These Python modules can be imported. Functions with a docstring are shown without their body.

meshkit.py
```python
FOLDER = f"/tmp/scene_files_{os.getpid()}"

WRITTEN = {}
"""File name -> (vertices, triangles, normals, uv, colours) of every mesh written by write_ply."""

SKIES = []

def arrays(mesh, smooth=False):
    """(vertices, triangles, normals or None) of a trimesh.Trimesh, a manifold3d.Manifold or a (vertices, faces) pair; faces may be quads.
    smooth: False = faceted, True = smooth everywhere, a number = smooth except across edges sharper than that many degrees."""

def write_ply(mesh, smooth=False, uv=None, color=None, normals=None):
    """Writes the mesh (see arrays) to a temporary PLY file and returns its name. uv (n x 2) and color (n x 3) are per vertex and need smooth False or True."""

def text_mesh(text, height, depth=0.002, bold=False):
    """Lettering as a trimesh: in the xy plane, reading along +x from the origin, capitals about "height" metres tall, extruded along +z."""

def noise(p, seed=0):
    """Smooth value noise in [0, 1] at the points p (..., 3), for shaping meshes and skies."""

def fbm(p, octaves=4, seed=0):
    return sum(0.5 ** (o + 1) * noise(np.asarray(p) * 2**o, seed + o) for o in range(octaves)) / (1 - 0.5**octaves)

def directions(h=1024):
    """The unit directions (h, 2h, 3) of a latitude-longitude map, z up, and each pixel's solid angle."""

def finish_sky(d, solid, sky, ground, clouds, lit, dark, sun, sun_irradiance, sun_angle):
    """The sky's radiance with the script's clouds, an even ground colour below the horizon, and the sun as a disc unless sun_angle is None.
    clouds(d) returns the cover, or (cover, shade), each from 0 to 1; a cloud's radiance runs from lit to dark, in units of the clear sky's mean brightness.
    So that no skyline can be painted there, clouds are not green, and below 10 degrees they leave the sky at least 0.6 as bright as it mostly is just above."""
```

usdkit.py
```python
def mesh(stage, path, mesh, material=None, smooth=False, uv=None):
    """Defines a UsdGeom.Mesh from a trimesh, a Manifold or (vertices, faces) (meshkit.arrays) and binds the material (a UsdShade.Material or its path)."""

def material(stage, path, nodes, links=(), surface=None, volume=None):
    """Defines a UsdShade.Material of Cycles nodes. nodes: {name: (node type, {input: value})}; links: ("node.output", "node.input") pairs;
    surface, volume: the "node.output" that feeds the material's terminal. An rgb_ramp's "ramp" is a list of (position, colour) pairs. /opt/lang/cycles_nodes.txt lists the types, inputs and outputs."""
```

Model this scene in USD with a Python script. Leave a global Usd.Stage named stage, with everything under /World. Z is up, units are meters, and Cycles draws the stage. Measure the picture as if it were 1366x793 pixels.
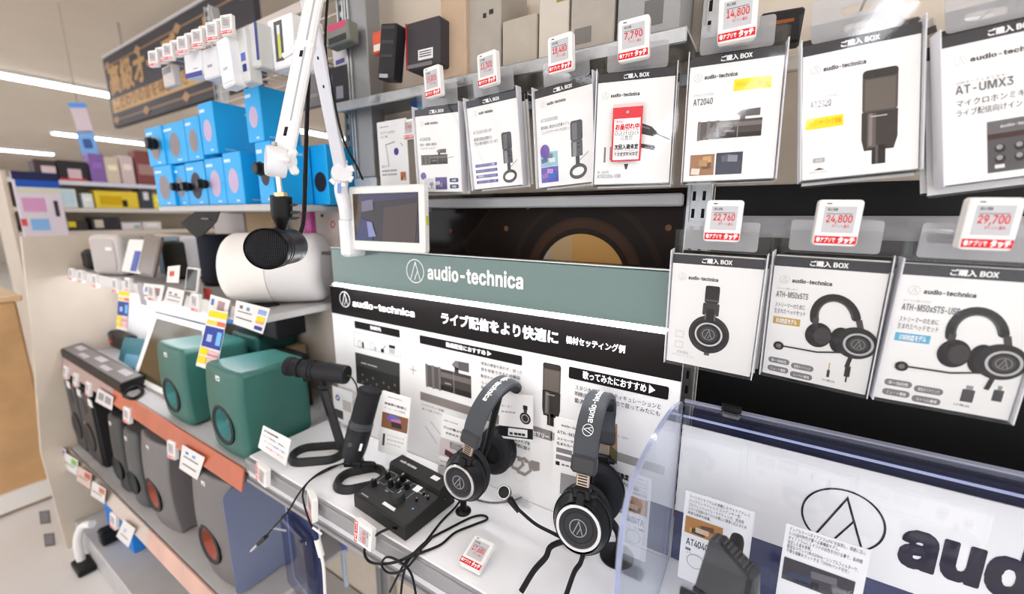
import math, random, glob
import numpy as np, trimesh, usdkit, meshkit
from pxr import Usd, UsdGeom, UsdLux, UsdShade, Gf, Sdf, Vt
from shapely.geometry import Polygon, LineString, Point, MultiPolygon, box as sbox
from shapely import affinity, union_all

stage = Usd.Stage.CreateInMemory()
UsdGeom.SetStageUpAxis(stage, 'Z')
UsdGeom.Xform.Define(stage, '/World')
random.seed(7)
rng = np.random.default_rng(7)
H = 1.55                                   # eye height above the floor

# ---------------------------------------------------------------- camera
F, YAW, PIT, ROL = 545.67, math.radians(31.614), math.radians(11.055), math.radians(0.26)
_cy, _sy, _cp, _sp = math.cos(YAW), math.sin(YAW), math.cos(PIT), math.sin(PIT)
_fw = np.array([-_sy*_cp, _cy*_cp, -_sp]); _r = np.array([_cy, _sy, 0.0]); _u = np.cross(_r, _fw)
CR, CU = math.cos(ROL)*_r + math.sin(ROL)*_u, -math.sin(ROL)*_r + math.cos(ROL)*_u
EYE = np.array([0, 0, H])
cam = UsdGeom.Camera.Define(stage, '/World/camera')
cam.AddTransformOp().Set(Gf.Matrix4d(*CR, 0, *CU, 0, *(-_fw), 0, *EYE, 1))
cam.CreateHorizontalApertureAttr(36.0); cam.CreateVerticalApertureAttr(36.0*793/1366)
cam.CreateFocalLengthAttr(36.0*F/1366)
cam.CreateFStopAttr(2.2); cam.CreateFocusDistanceAttr(0.64)
cam.CreateClippingRangeAttr(Gf.Vec2f(0.02, 200))
cam.CreateExposureAttr(-0.08)

def ray(x, y): return CR*(x-683) - CU*(y-396.5) + _fw*F
def P(x, y, **k):
    """The point seen at pixel x, y (of 1366 x 793) that lies on the plane X=, Y= or Z= (Z above eye level), or at depth D=."""
    d = ray(x, y); (a, v), = k.items()
    if a == 'D': return EYE + d*(v/F)
    return EYE + d*(v/d['XYZ'.index(a)])

# ---------------------------------------------------------------- daylight-white room light (the shop beyond the frame)
dome = UsdLux.DomeLight.Define(stage, '/World/room_ambience')
dome.CreateIntensityAttr(0.66); dome.CreateColorAttr(Gf.Vec3f(0.97, 0.975, 1.0))
LAMP = 12.5          # radiance of the ceiling tubes
STRIP = 34.0         # radiance of the shelf LED strips

# ---------------------------------------------------------------- materials
def lin(c):
    c = np.asarray(c, float)/255.0
    return tuple(np.where(c <= .04045, c/12.92, ((c+.055)/1.055)**2.4))
UsdGeom.Scope.Define(stage, '/World/Looks')
_mats = {}
def M(name, rgb, rough=.5, metal=0., spec=.5, noise=0., nscale=60, bump=0., coat=0., trans=0., emit=0.):
    if name in _mats: return _mats[name]
    c = lin(rgb)
    if max(rgb) < 90 and spec == .5: spec = .22
    p = dict(roughness=rough, metallic=metal, base_color=c, specular_ior_level=spec)
    if coat: p.update(coat_weight=coat, coat_roughness=.05)
    if trans: p.update(transmission_weight=trans)
    if emit: p.update(emission_color=c, emission_strength=emit)
    nodes, links = {'p': ('principled_bsdf', p)}, []
    if noise or bump:
        nodes['t'] = ('texture_coordinate', {}); nodes['n'] = ('noise_texture', {'scale': nscale, 'detail': 3.})
        links.append(('t.object', 'n.vector'))
        if noise:
            lo = tuple(max(0, v*(1-noise)) for v in c); hi = tuple(min(1, v*(1+noise)) for v in c)
            nodes['r'] = ('rgb_ramp', {'ramp': [(.3, lo), (.7, hi)]})
            links += [('n.fac', 'r.fac'), ('r.color', 'p.base_color')]
        if bump:
            nodes['b'] = ('bump', {'strength': bump, 'distance': .001}); links += [('n.fac', 'b.height'), ('b.normal', 'p.normal')]
    _mats[name] = usdkit.material(stage, '/World/Looks/'+name, nodes, links, surface='p.BSDF')
    return _mats[name]
def glow(name, rgb, k):
    if name not in _mats:
        _mats[name] = usdkit.material(stage, '/World/Looks/'+name, {'e': ('emission', {'color': lin(rgb), 'strength': k})}, surface='e.emission')
    return _mats[name]
def clear(name, tint=(255, 255, 255), ior=1.45, rough=.02, body=None, bf=0.):
    """thin clear plastic: see-through, with mirror reflections by Fresnel, a milky body if bf > 0"""
    if name not in _mats:
        n = {'t': ('transparent_bsdf', {'color': lin(tint)}), 'g': ('glossy_bsdf', {'color': (1, 1, 1), 'roughness': rough}),
             'f': ('fresnel', {}), 'm': ('mix_closure', {}), 'ge': ('geometry', {}), 'io': ('map_range', {'to_min': ior, 'to_max': 1/ior})}
        l = [('ge.backfacing', 'io.value'), ('io.result', 'f.IOR'), ('f.fac', 'm.fac'), ('t.BSDF', 'm.closure1'), ('g.BSDF', 'm.closure2')]
        out = 'm.closure'
        if bf:
            n['d'] = ('diffuse_bsdf', {'color': lin(body)}); n['m2'] = ('mix_closure', {'fac': bf})
            l += [('m.closure', 'm2.closure1'), ('d.BSDF', 'm2.closure2')]; out = 'm2.closure'
        _mats[name] = usdkit.material(stage, '/World/Looks/'+name, n, l, surface=out)
    return _mats[name]
INK = usdkit.material(stage, '/World/Looks/print_ink', {'a': ('attribute', {'attribute': 'pcol'}), 'p': ('principled_bsdf', {'roughness': .5, 'specular_ior_level': .15})},
                      [('a.color', 'p.base_color')], surface='p.BSDF')
REFLECTION_INK = usdkit.material(stage, '/World/Looks/reflection_ink', {'a': ('attribute', {'attribute': 'pcol'}), 'p': ('principled_bsdf', {'roughness': .08, 'emission_strength': .08})},
                      [('a.color', 'p.base_color'), ('a.color', 'p.emission_color')], surface='p.BSDF')

WHITE = M('white_plastic', (238, 236, 233), .35)
PAPER = M('white_card', (240, 239, 238), .55, spec=.3)
BLACK = M('black_plastic', (22, 22, 23), .38)
MATTE = M('matte_black', (26, 26, 28), .6, noise=.15, nscale=300)
DKGREY = M('dark_grey_plastic', (58, 60, 64), .42)
GREY = M('grey_painted_steel', (150, 150, 152), .4, noise=.04, nscale=20)
STEEL = M('galvanised_steel', (172, 174, 176), .32, metal=.75, noise=.06, nscale=90)
CHROME = M('chrome_wire', (215, 215, 218), .12, metal=1.)
SLOTM = M('slot_dark', (28, 28, 30), .8)
ALU = M('silver_trim', (208, 208, 210), .22, metal=.9)
BEIGE = M('beige_painted_panel', (205, 192, 176), .55, noise=.03, nscale=12)
LSHELF = M('light_grey_shelf', (188, 186, 186), .42, noise=.03, nscale=15)
CABLEM = M('black_rubber', (18, 18, 19), .45)
CLEAR = clear('clear_sleeve', ior=1.28, rough=.06)
ACRYL = clear('clear_acrylic', (244, 248, 255), 1.49)
EDGE = clear('acrylic_edge', (215, 220, 240), 1.49, .15, (215, 220, 240), .5)
SEDGE = clear('sleeve_edge', (244, 244, 248), 1.2, .15, (240, 240, 244), .75)
HAZY = clear('hazy_plastic', (240, 240, 242), 1.45, .1, (215, 215, 218), .35)

# ---------------------------------------------------------------- things and parts
_names = {}
def numbered(parent, name):
    k = (parent, name); n = _names.get(k, 0); _names[k] = n+1
    return name if n == 0 else '%s_%03d' % (name, n)
def mat4(pos, R=None):
    R = np.eye(3) if R is None else np.asarray(R)
    return Gf.Matrix4d(*R[:, 0], 0, *R[:, 1], 0, *R[:, 2], 0, *map(float, pos), 1)
def rot(yaw=0, pit=0, rol=0):
    a, b, c = map(math.radians, (yaw, pit, rol))
    Rz = np.array([[math.cos(a), -math.sin(a), 0], [math.sin(a), math.cos(a), 0], [0, 0, 1]])
    Rx = np.array([[1, 0, 0], [0, math.cos(b), -math.sin(b)], [0, math.sin(b), math.cos(b)]])
    Ry = np.array([[math.cos(c), 0, math.sin(c)], [0, 1, 0], [-math.sin(c), 0, math.cos(c)]])
    return Rz @ Rx @ Ry
def basis(x=None, z=None):
    """a rotation whose local x points along x and local z as near z as can be"""
    x = np.asarray(x, float); x = x/np.linalg.norm(x); z = np.asarray(z, float)
    z = z - x*(z@x); z = z/np.linalg.norm(z)
    return np.stack([x, np.cross(z, x), z], 1)
def basis_z(zz, x):
    zz = np.asarray(zz, float)/np.linalg.norm(zz); x = np.asarray(x, float); x = x-zz*(x@zz); x /= np.linalg.norm(x)
    return np.stack([x, np.cross(zz, x), zz], 1)
class Thing:
    def __init__(s, name, label, cat, pos=(0, 0, 0), R=None, group=None, kind=None, world=False):
        s.path = '/World/' + numbered('/World', name); s.off = np.asarray(pos, float) if world else np.zeros(3)
        s.x = UsdGeom.Xform.Define(stage, s.path); s.x.AddTransformOp().Set(mat4(pos, R))
        s.prim = s.x.GetPrim()
        for k, v in (('label', label), ('category', cat), ('group', group), ('kind', kind)):
            if v: s.prim.SetCustomDataByKey(k, v)
    def part(s, name, mesh, mat, parent=None, smooth=False, label=None, kind=None):
        par = parent or s.path; path = par + '/' + numbered(par, name)
        if isinstance(mesh, Print):
            m = mesh.define(path, mat or INK, s.off)
        else:
            if isinstance(mesh, (list, tuple)) and not isinstance(mesh[0], np.ndarray): mesh = trimesh.util.concatenate(mesh)
            if s.off.any(): mesh = mesh.copy(); mesh.apply_translation(-s.off)
            m = usdkit.mesh(stage, path, mesh, mat, smooth=smooth)
        if label: m.GetPrim().SetCustomDataByKey('label', label)
        if kind: m.GetPrim().SetCustomDataByKey('kind', kind)
        return path
def dup(t, label, pos, R=None):
    name = t.path.rsplit('/', 1)[1]
    base = name[:-4] if name[-4:-3] == '_' and name[-3:].isdigit() else name
    path = '/World/' + numbered('/World', base)
    x = UsdGeom.Xform.Define(stage, path); p = x.GetPrim()
    p.GetReferences().AddInternalReference(t.prim.GetPath())
    UsdGeom.Xformable(p).GetPrim().GetAttribute('xformOp:transform').Set(mat4(pos, R))
    p.SetInstanceable(True); p.SetCustomDataByKey('label', label)
    return p
def struct(name, mesh, mat, parent=None, smooth=False):
    par = parent or '/World'; path = par + '/' + numbered(par, name)
    m = usdkit.mesh(stage, path, mesh, mat, smooth=smooth)
    if not parent: m.GetPrim().SetCustomDataByKey('kind', 'structure')
    return path

# ---------------------------------------------------------------- shapes
def cat(*ms): return trimesh.util.concatenate([m for m in ms])
def bx(x0, x1, y0, y1, z0, z1, b=0.):
    x0, x1 = min(x0, x1), max(x0, x1); y0, y1 = min(y0, y1), max(y0, y1); z0, z1 = min(z0, z1), max(z0, z1)
    c = np.array([(x0+x1)/2, (y0+y1)/2, (z0+z1)/2]); h = np.array([x1-x0, y1-y0, z1-z0])/2
    if not b:
        m = trimesh.creation.box(2*h); m.apply_translation(c); return m
    b = min(b, h.min()*.98); v = []
    for sx in (-1, 1):
        for sy in (-1, 1):
            for sz in (-1, 1):
                for k in range(3):
                    q = h - b; q[k] = h[k]; v.append(c + q*np.array([sx, sy, sz]))
    return trimesh.convex.convex_hull(np.array(v))
def rbx(x0, x1, y0, y1, z0, z1, r, n=5):
    """a box with all edges rounded by r (hull of spheres)"""
    s = trimesh.creation.uv_sphere(r, count=[2*n, 4*n]); v = []
    for X in (x0+r, x1-r):
        for Y in (y0+r, y1-r):
            for Z in (z0+r, z1-r): v.append(s.vertices + [X, Y, Z])
    return trimesh.convex.convex_hull(np.vstack(v))
def ext(poly, y0, y1):
    """a polygon in (x, z) given thickness along y"""
    out = []
    for g in getattr(poly, 'geoms', [poly]):
        if g.is_empty or g.area <= 0: continue
        m = trimesh.creation.extrude_polygon(g, y1-y0, engine='earcut')
        v = m.vertices.copy(); m.vertices = np.stack([v[:, 0], y1 - v[:, 2], v[:, 1]], 1); out.append(m)
    return cat(*out)
def exz(poly, z0, z1):
    """a polygon in (x, y) extruded upwards"""
    m = trimesh.creation.extrude_polygon(poly, z1-z0, engine='earcut'); m.apply_translation([0, 0, z0]); return m
def exx(poly, x0, x1):
    """a polygon in (y, z) extruded along x"""
    m = trimesh.creation.extrude_polygon(poly, x1-x0, engine='earcut'); v = m.vertices.copy()
    m.vertices = np.stack([v[:, 2]+x0, v[:, 0], v[:, 1]], 1); return m
def rrect(x0, x1, z0, z1, r): return sbox(x0+r, z0+r, x1-r, z1-r).buffer(r, quad_segs=4)
def frame_of(d, hint=(0, 0, 1)):
    d = np.asarray(d, float); d = d/np.linalg.norm(d); h = np.asarray(hint, float)
    if abs(d@h) > .95: h = np.array([1., 0, 0])
    a = np.cross(h, d); a /= np.linalg.norm(a); return a, np.cross(d, a), d
def lathe(profile, p0=(0, 0, 0), d=(0, 0, 1), n=32, sy=1., hint=(0, 0, 1)):
    """a profile of (radius, distance along d) turned around the axis; sy flattens it across"""
    a, b, d = frame_of(d, hint); ang = np.linspace(0, 2*np.pi, n, endpoint=False); v, f = [], []
    for r, t in profile:
        v.append(np.asarray(p0) + d*t + r*(np.cos(ang)[:, None]*a + sy*np.sin(ang)[:, None]*b))
    for i in range(len(profile)-1):
        for j in range(n):
            k = (j+1) % n; f += [[i*n+j, i*n+k, (i+1)*n+k], [i*n+j, (i+1)*n+k, (i+1)*n+j]]
    m = trimesh.Trimesh(np.vstack(v), f, process=False); m.merge_vertices(); m.update_faces(m.nondegenerate_faces()); return m
def cyl(p0, p1, r, n=20, r1=None, cap=True):
    p0, p1 = np.asarray(p0, float), np.asarray(p1, float); L = np.linalg.norm(p1-p0); r1 = r if r1 is None else r1
    return lathe(([(0, 0)] if cap else []) + [(r, 0), (r1, L)] + ([(0, L)] if cap else []), p0, p1-p0, n)
def smooth_path(pts, k=6):
    p = np.asarray(pts, float)
    if len(p) < 3: return p
    q = np.vstack([2*p[0]-p[1], p, 2*p[-1]-p[-2]]); out = []
    for i in range(1, len(q)-2):
        for t in np.linspace(0, 1, k, endpoint=False):
            a, b, c, d = q[i-1], q[i], q[i+1], q[i+2]
            out.append(.5*((2*b)+(-a+c)*t+(2*a-5*b+4*c-d)*t*t+(-a+3*b-3*c+d)*t**3))
    return np.vstack(out+[p[-1]])
def tube(pts, r, n=8, k=6):
    p = smooth_path(pts, k); t = np.gradient(p, axis=0); t /= np.linalg.norm(t, axis=1, keepdims=True)+1e-12
    a, _, _ = frame_of(t[0]); v, f = [], []; ang = np.linspace(0, 2*np.pi, n, endpoint=False)
    for i in range(len(p)):
        a = a - t[i]*(a@t[i]); a /= np.linalg.norm(a); b = np.cross(t[i], a)
        v.append(p[i] + r*(np.cos(ang)[:, None]*a + np.sin(ang)[:, None]*b))
    N = len(p)
    for i in range(N-1):
        for j in range(n):
            q = (j+1) % n; f += [[i*n+j, i*n+q, (i+1)*n+q], [i*n+j, (i+1)*n+q, (i+1)*n+j]]
    v = np.vstack(v+[p[:1], p[-1:]])
    for j in range(n):
        q = (j+1) % n; f += [[N*n, q, j], [N*n+1, (N-1)*n+j, (N-1)*n+q]]
    return trimesh.Trimesh(v, f, process=False)
def ribbon(path, side, sec):
    """sweeps the closed section sec of (across side, along the outward normal) along a planar path"""
    p = np.asarray(path, float); side = np.asarray(side, float); side /= np.linalg.norm(side)
    t = np.gradient(p, axis=0); t /= np.linalg.norm(t, axis=1, keepdims=True); v, f = [], []; n = len(sec)
    for i in range(len(p)):
        nrm = np.cross(side, t[i]); v.append(np.array([p[i] + side*a + nrm*b for a, b in sec]))
    for i in range(len(p)-1):
        for j in range(n):
            k = (j+1) % n; f += [[i*n+j, i*n+k, (i+1)*n+k], [i*n+j, (i+1)*n+k, (i+1)*n+j]]
    for j in range(1, n-1):
        f += [[0, j+1, j], [(len(p)-1)*n, (len(p)-1)*n+j, (len(p)-1)*n+j+1]]
    return trimesh.Trimesh(np.vstack(v), f, process=False)
def sphere(c, r, n=2):
    m = trimesh.creation.icosphere(n, r); m.apply_translation(c); return m
def moved(m, R=None, pos=(0, 0, 0)):
    m = m.copy(); T = np.eye(4); T[:3, 3] = pos
    if R is not None: T[:3, :3] = R
    m.apply_transform(T); return m

# ---------------------------------------------------------------- flat print: lettering and pictures
from PIL import Image, ImageDraw, ImageFont
_fonts, _texts = {}, {}
def _font(kind, size):
    if (kind, size) not in _fonts:
        folder = glob.glob('/opt/blender-*/*/datafiles/fonts/')[0]
        f = ImageFont.truetype(folder + ('Inter.woff2' if kind == 'en' else 'Noto Sans CJK Regular.woff2'), size)
        if kind == 'en':
            try: f.set_variation_by_axes([14, 650])
            except Exception: pass
        _fonts[kind, size] = f
    return _fonts[kind, size]
def text(s, x=0., z=0., h=None, w=None, bold=0, kind='jp', px=40, align='l'):
    """lettering as a polygon in (x, z); h = height of a capital; w fixes the width"""
    key = (s, bold, kind, px)
    if key not in _texts:
        f = _font(kind, px); x0, y0, x1, y1 = f.getbbox(s, anchor='ls', stroke_width=bold)
        im = Image.new('L', (x1-x0+8, y1-y0+8)); ImageDraw.Draw(im).text((4-x0, 4-y0), s, 255, f, anchor='ls', stroke_width=bold)
        on = np.pad(np.asarray(im) > 127, ((0, 0), (1, 1))).astype(np.int8)
        rows, st = np.nonzero(np.diff(on, axis=1) == 1); en = np.nonzero(np.diff(on, axis=1) == -1)[1]
        g = union_all([sbox(a, -r-1, b, -r) for a, r, b in zip(st, rows, en)]).buffer(.6).buffer(-.6).simplify(.75)
        _texts[key] = affinity.affine_transform(g, [1/(.73*px), 0, 0, 1/(.73*px), -4/(.73*px), (4-y0)/(.73*px)])
    g = _texts[key]; b = g.bounds; W = b[2]
    sz = h if h else w/W; sx = w/W if w else sz
    off = {'l': 0, 'c': -W*sx/2, 'r': -W*sx}[align]
    return affinity.affine_transform(g, [sx, 0, 0, sz, x+off, z])
class Print:
    """flat print on the plane y = 0 seen from -y: polygons in (x, z), each its own colour and a hair in front of the last layer"""
    def __init__(s, at=None, lift=2.2e-4): s.v, s.f, s.c, s.n, s.at, s.lift = [], [], [], 0, at, lift
    def add(s, g, rgb, layer=1):
        for q in getattr(g, 'geoms', [g]):
            if q.is_empty or q.area < 1e-9 or q.geom_type != 'Polygon': continue
            v, f = trimesh.creation.triangulate_polygon(q, engine='earcut')
            if len(f) == 0: continue
            s.v.append(np.stack([v[:, 0], np.full(len(v), -s.lift*layer), v[:, 1]], 1)); s.f.append(f+s.n); s.n += len(v)
            s.c.append(np.tile(lin(rgb), (len(v), 1)))
        return s
    def define(s, path, mat, off):
        v = np.vstack(s.v)
        if s.at is not None: v = v @ np.asarray(s.at[1]).T + s.at[0]
        f = np.vstack(s.f); used = np.unique(f); re_ = np.zeros(len(v), int); re_[used] = np.arange(len(used)); v, f = v[used], re_[f]
        m = usdkit.mesh(stage, path, trimesh.Trimesh(v-off, f, process=False), mat)
        UsdGeom.PrimvarsAPI(m).CreatePrimvar('pcol', Sdf.ValueTypeNames.Color3fArray, 'vertex').Set(Vt.Vec3fArray.FromNumpy(np.vstack(s.c)[used].astype(np.float32)))
        return m
def pline(pts, w, cap=2): return LineString(pts).buffer(w/2, cap_style=cap, join_style=2)
def ring(cx, cz, r, w, sx=1.):
    return affinity.scale(Point(cx, cz).buffer(r, quad_segs=12).difference(Point(cx, cz).buffer(r-w, quad_segs=12)), sx, 1, origin=(cx, cz))
def emblem(cx, cz, r, w=.09):
    """the round maker's emblem: a ring around an open A"""
    k = w*r
    return union_all([ring(cx, cz, r, k), pline([(cx-.54*r, cz-.72*r), (cx+.04*r, cz+.74*r), (cx+.54*r, cz-.70*r)], k), pline([(cx-.10*r, cz-.72*r), (cx+.27*r, cz+.05*r)], k*.9)])
# ================================================================ the shop: floor, ceiling, far wall
struct('floor', bx(-22, 5, -5, 9, -.05, 0), M('vinyl_floor', (222, 220, 219), .3, noise=.04, nscale=1.5))
CEIL = H + 1.5
struct('ceiling', bx(-22, 5, -5, 9, CEIL, CEIL+.05), M('ceiling_board', (232, 219, 202), .8, noise=.03, nscale=2))
struct('wall_back', bx(-22, 5, 9, 9.1, 0, CEIL), M('wall_paint', (222, 212, 200), .7))
struct('wall_left', bx(-22.1, -22, -5, 9, 0, CEIL), M('wall_paint', (222, 212, 200), .7))
TUBE = glow('tube_light', (250, 250, 255), LAMP)
def ceiling_lamp(X, y0, y1, label):
    t = Thing('ceiling_lamp', label, 'lamp', (X, (y0+y1)/2, CEIL-.0005), group=None, world=True)
    t.part('housing', bx(X-.10, X+.10, y0, y1, CEIL-.035, CEIL-.001, .01), M('lamp_white', (235, 235, 232), .4))
    t.part('diffuser', bx(X-.075, X+.075, y0+.03, y1-.03, CEIL-.06, CEIL-.0355, .01), TUBE)
lamps = [(-7.1, -1.0, 2.6, 'long white ceiling lamp, highest at the left edge beside the dark hanging sign'),
         (-11.2, 2.27, 5.0, 'white ceiling lamp seen lower, just behind the blue and pink hanging promotion tag'),
         (-15.1, -1.0, 3.07, 'most distant white ceiling lamp, low at the left edge above the far shelves'),
         (-7.1, 3.0, 5.4, 'ceiling lamp beyond the dark hanging sign in the row of the nearest one'),
         (-11.2, -1.5, 1.6, 'ceiling lamp of the second row near the aisle'),
         (-3.1, -1.6, .55, 'ceiling lamp over the aisle just above the top left corner of view'),
         (-3.1, -4.2, -2.0, 'ceiling lamp over the aisle behind the viewer'),
         (-.9, -3.2, -.9, 'ceiling lamp over the aisle behind the boom arm'),
         (.9, -1.6, .55, 'ceiling lamp over the right end of the microphone display'),
         (.9, -4.2, -2.0, 'ceiling lamp over the aisle behind the headphone cards'),
         (3.6, -2.2, .55, 'ceiling lamp at the far right of the aisle')]
for a in lamps: ceiling_lamp(*a)

# ================================================================ the microphone display bay (right)
UY, UX0, UX1 = .80, -1.008, -.108           # front of the uprights, their positions
z = lambda v: v + H
def upright(t, X, z0=-1.55, z1=.75):
    u = t.part('upright', [bx(X-.021, X+.021, UY, UY+.03, z(z0), z(z1), .003), bx(X-.019, X-.014, UY-.004, UY, z(z0), z(z1)), bx(X+.014, X+.019, UY-.004, UY, z(z0), z(z1))], STEEL)
    s = [bx(X+k-.0025, X+k+.0025, UY-.0008, UY+.002, z(q), z(q)+.016) for k in (-.008, .008) for q in np.arange(-.6, z1-.02, .03)]
    t.part('slot', s, SLOTM, u, kind='stuff')
bay = Thing('display_shelving', 'grey steel display bay behind the microphone cards, headphones and white counter', 'shelving', (-.1, .83, 0), world=True)
for X in (UX0, UX1, UX1+.9): upright(bay, X)
bay.part('back_panel', bx(-.985, .79, .832, .85, z(.055), z(.75)), BEIGE, label='beige upper back panel')
bay.part('back_panel', bx(-.085, .77, .822, .85, z(-.57), z(.054)), M('black_backboard', (20, 20, 21), .5), label='black back panel')
bay.part('back_panel', bx(-1.02, .79, .832, .85, z(-1.45), z(-.63)), BEIGE, label='beige lower back panel')
pb = bay.part('back_panel', bx(-.985, -.13, .822, .85, z(-.57), z(.054)), M('dark_picture_board', (30, 23, 20), .16), label='dark glossy picture panel')
pr = Print(((0, .8215, H), np.eye(3)))
def disc(cx, cz, r, top=1.): return Point(cx, cz).buffer(r, quad_segs=20)
cc = P(775, 352, Y=.8215); cx, cz = cc[0], cc[2]-H - .035
R0 = P(771, 312, Y=.8215)[2]-H - cz
clip = sbox(-.98, -.25, -.135, .052)
oct_ = Polygon([(cx-.30, cz-.1), (cx-.30, cz+.07), (cx-.2, cz+.175), (cx+.2, cz+.175), (cx+.32, cz+.07), (cx+.32, cz-.1)]).buffer(.01)
for k, (g, c) in enumerate([(oct_, (52, 32, 20)), (oct_.buffer(-.004), (33, 22, 17)), (disc(cx, cz, R0*1.75), (42, 29, 21)), (disc(cx, cz, R0*1.62), (30, 21, 17)), (disc(cx, cz, R0*1.35), (56, 38, 26)), (disc(cx, cz, R0*1.3), (66, 45, 30)), (disc(cx, cz, R0*1.12), (38, 26, 20)),
                            (disc(cx, cz, R0), (196, 150, 86)), (disc(cx, cz, R0).intersection(sbox(cx-1, -1, cx-.02, 1)), (188, 160, 118)), (disc(cx, cz, R0).intersection(sbox(cx-1, -1, cx-.07, 1)), (176, 164, 146))]):
    pr.add(g.intersection(clip), c, k+1)
for px_, py_ in ((676, 305), (602, 308), (892, 304), (705, 276)): q = P(px_, py_, Y=.8215); pr.add(Point(q[0], q[2]-H).buffer(.006), (120, 84, 56), 11)
bay.part('printed_picture', pr, None, pb)
# cross bars, shelves
bay.part('cross_bar', bx(-.985, -.13, UY-.012, UY, z(.218), z(.24), .002), STEEL)
bay.part('cross_bar', bx(-.087, .77, UY-.012, UY, z(.218), z(.24), .002), M('cream_bar', (214, 205, 192), .4))
bay.part('cross_bar', bx(-.985, -.13, UY-.035, UY-.012, z(.02), z(.042), .003), M('grey_lip', (186, 186, 188), .35))
bay.part('cross_bar', bx(-.087, .77, UY-.03, UY-.012, z(-.03), z(.004), .003), HAZY, label='translucent plastic hook bar')
bay.part('shelf', [bx(-.985, -.13, .70, .82, z(.268), z(.274)), bx(-.985, -.13, .694, .70, z(.253), z(.276), .002)], STEEL, label='steel stock shelf along the top')
bay.part('shelf', bx(-1.0, -.115, .66, .815, z(-.1), z(-.092)), M('dark_shelf', (40, 38, 38), .3), label='dark shelf behind the green fascia')
for X in (-.8, -.55, -.34, -.2):             # price clip holders on the stock shelf
    bay.part('clip', bx(X-.012, X+.012, .684, .694, z(.258), z(.272), .003), HAZY)

# ---- green fascia with white lettering, and the LED strip under it
fx0, fx1 = -.938, -.114
fas = Thing('fascia_panel', 'green glossy shelf fascia with round white emblem and white lettering', 'sign', (-.55, .645, z(-.178)), world=True)
fas.part('panel', bx(fx0, fx1, .645, .652, z(-.1685), z(-.079), .002), M('green_fascia', (92, 118, 113), .12, coat=.6))
fas.part('trim', bx(fx0, fx1, .6435, .6535, z(-.0788), z(-.0755), .001), ALU, label='bright upper edge')
a = P(553.7, 362, Y=.6445); tl, tr = P(570, 372.5, Y=.6445), P(698, 385, Y=.6445)
pr = Print(((0, .6447, H), np.eye(3)))
pr.add(emblem(a[0], a[2]-H, .0265, .08), (240, 244, 242))
pr.add(text('audio-technica', tl[0], (tl[2]+tr[2])/2-H, .0285, tr[0]-tl[0], 2, 'en', 90), (246, 248, 247))
fas.part('lettering', pr, None)
led = Thing('light_strip', 'bright white light strip under the green fascia', 'lamp', (-.55, .665, z(-.185)), world=True)
led.part('diffuser', bx(fx0, fx1, .646, .66, z(-.1755), z(-.1690), .002), glow('led_white', (250, 250, 255), STRIP))
for q in (fx0-.006, fx1+.0005): led.part('end_cap', bx(q, q+.0055, .645, .661, z(-.177), z(-.1688)), WHITE)

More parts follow.
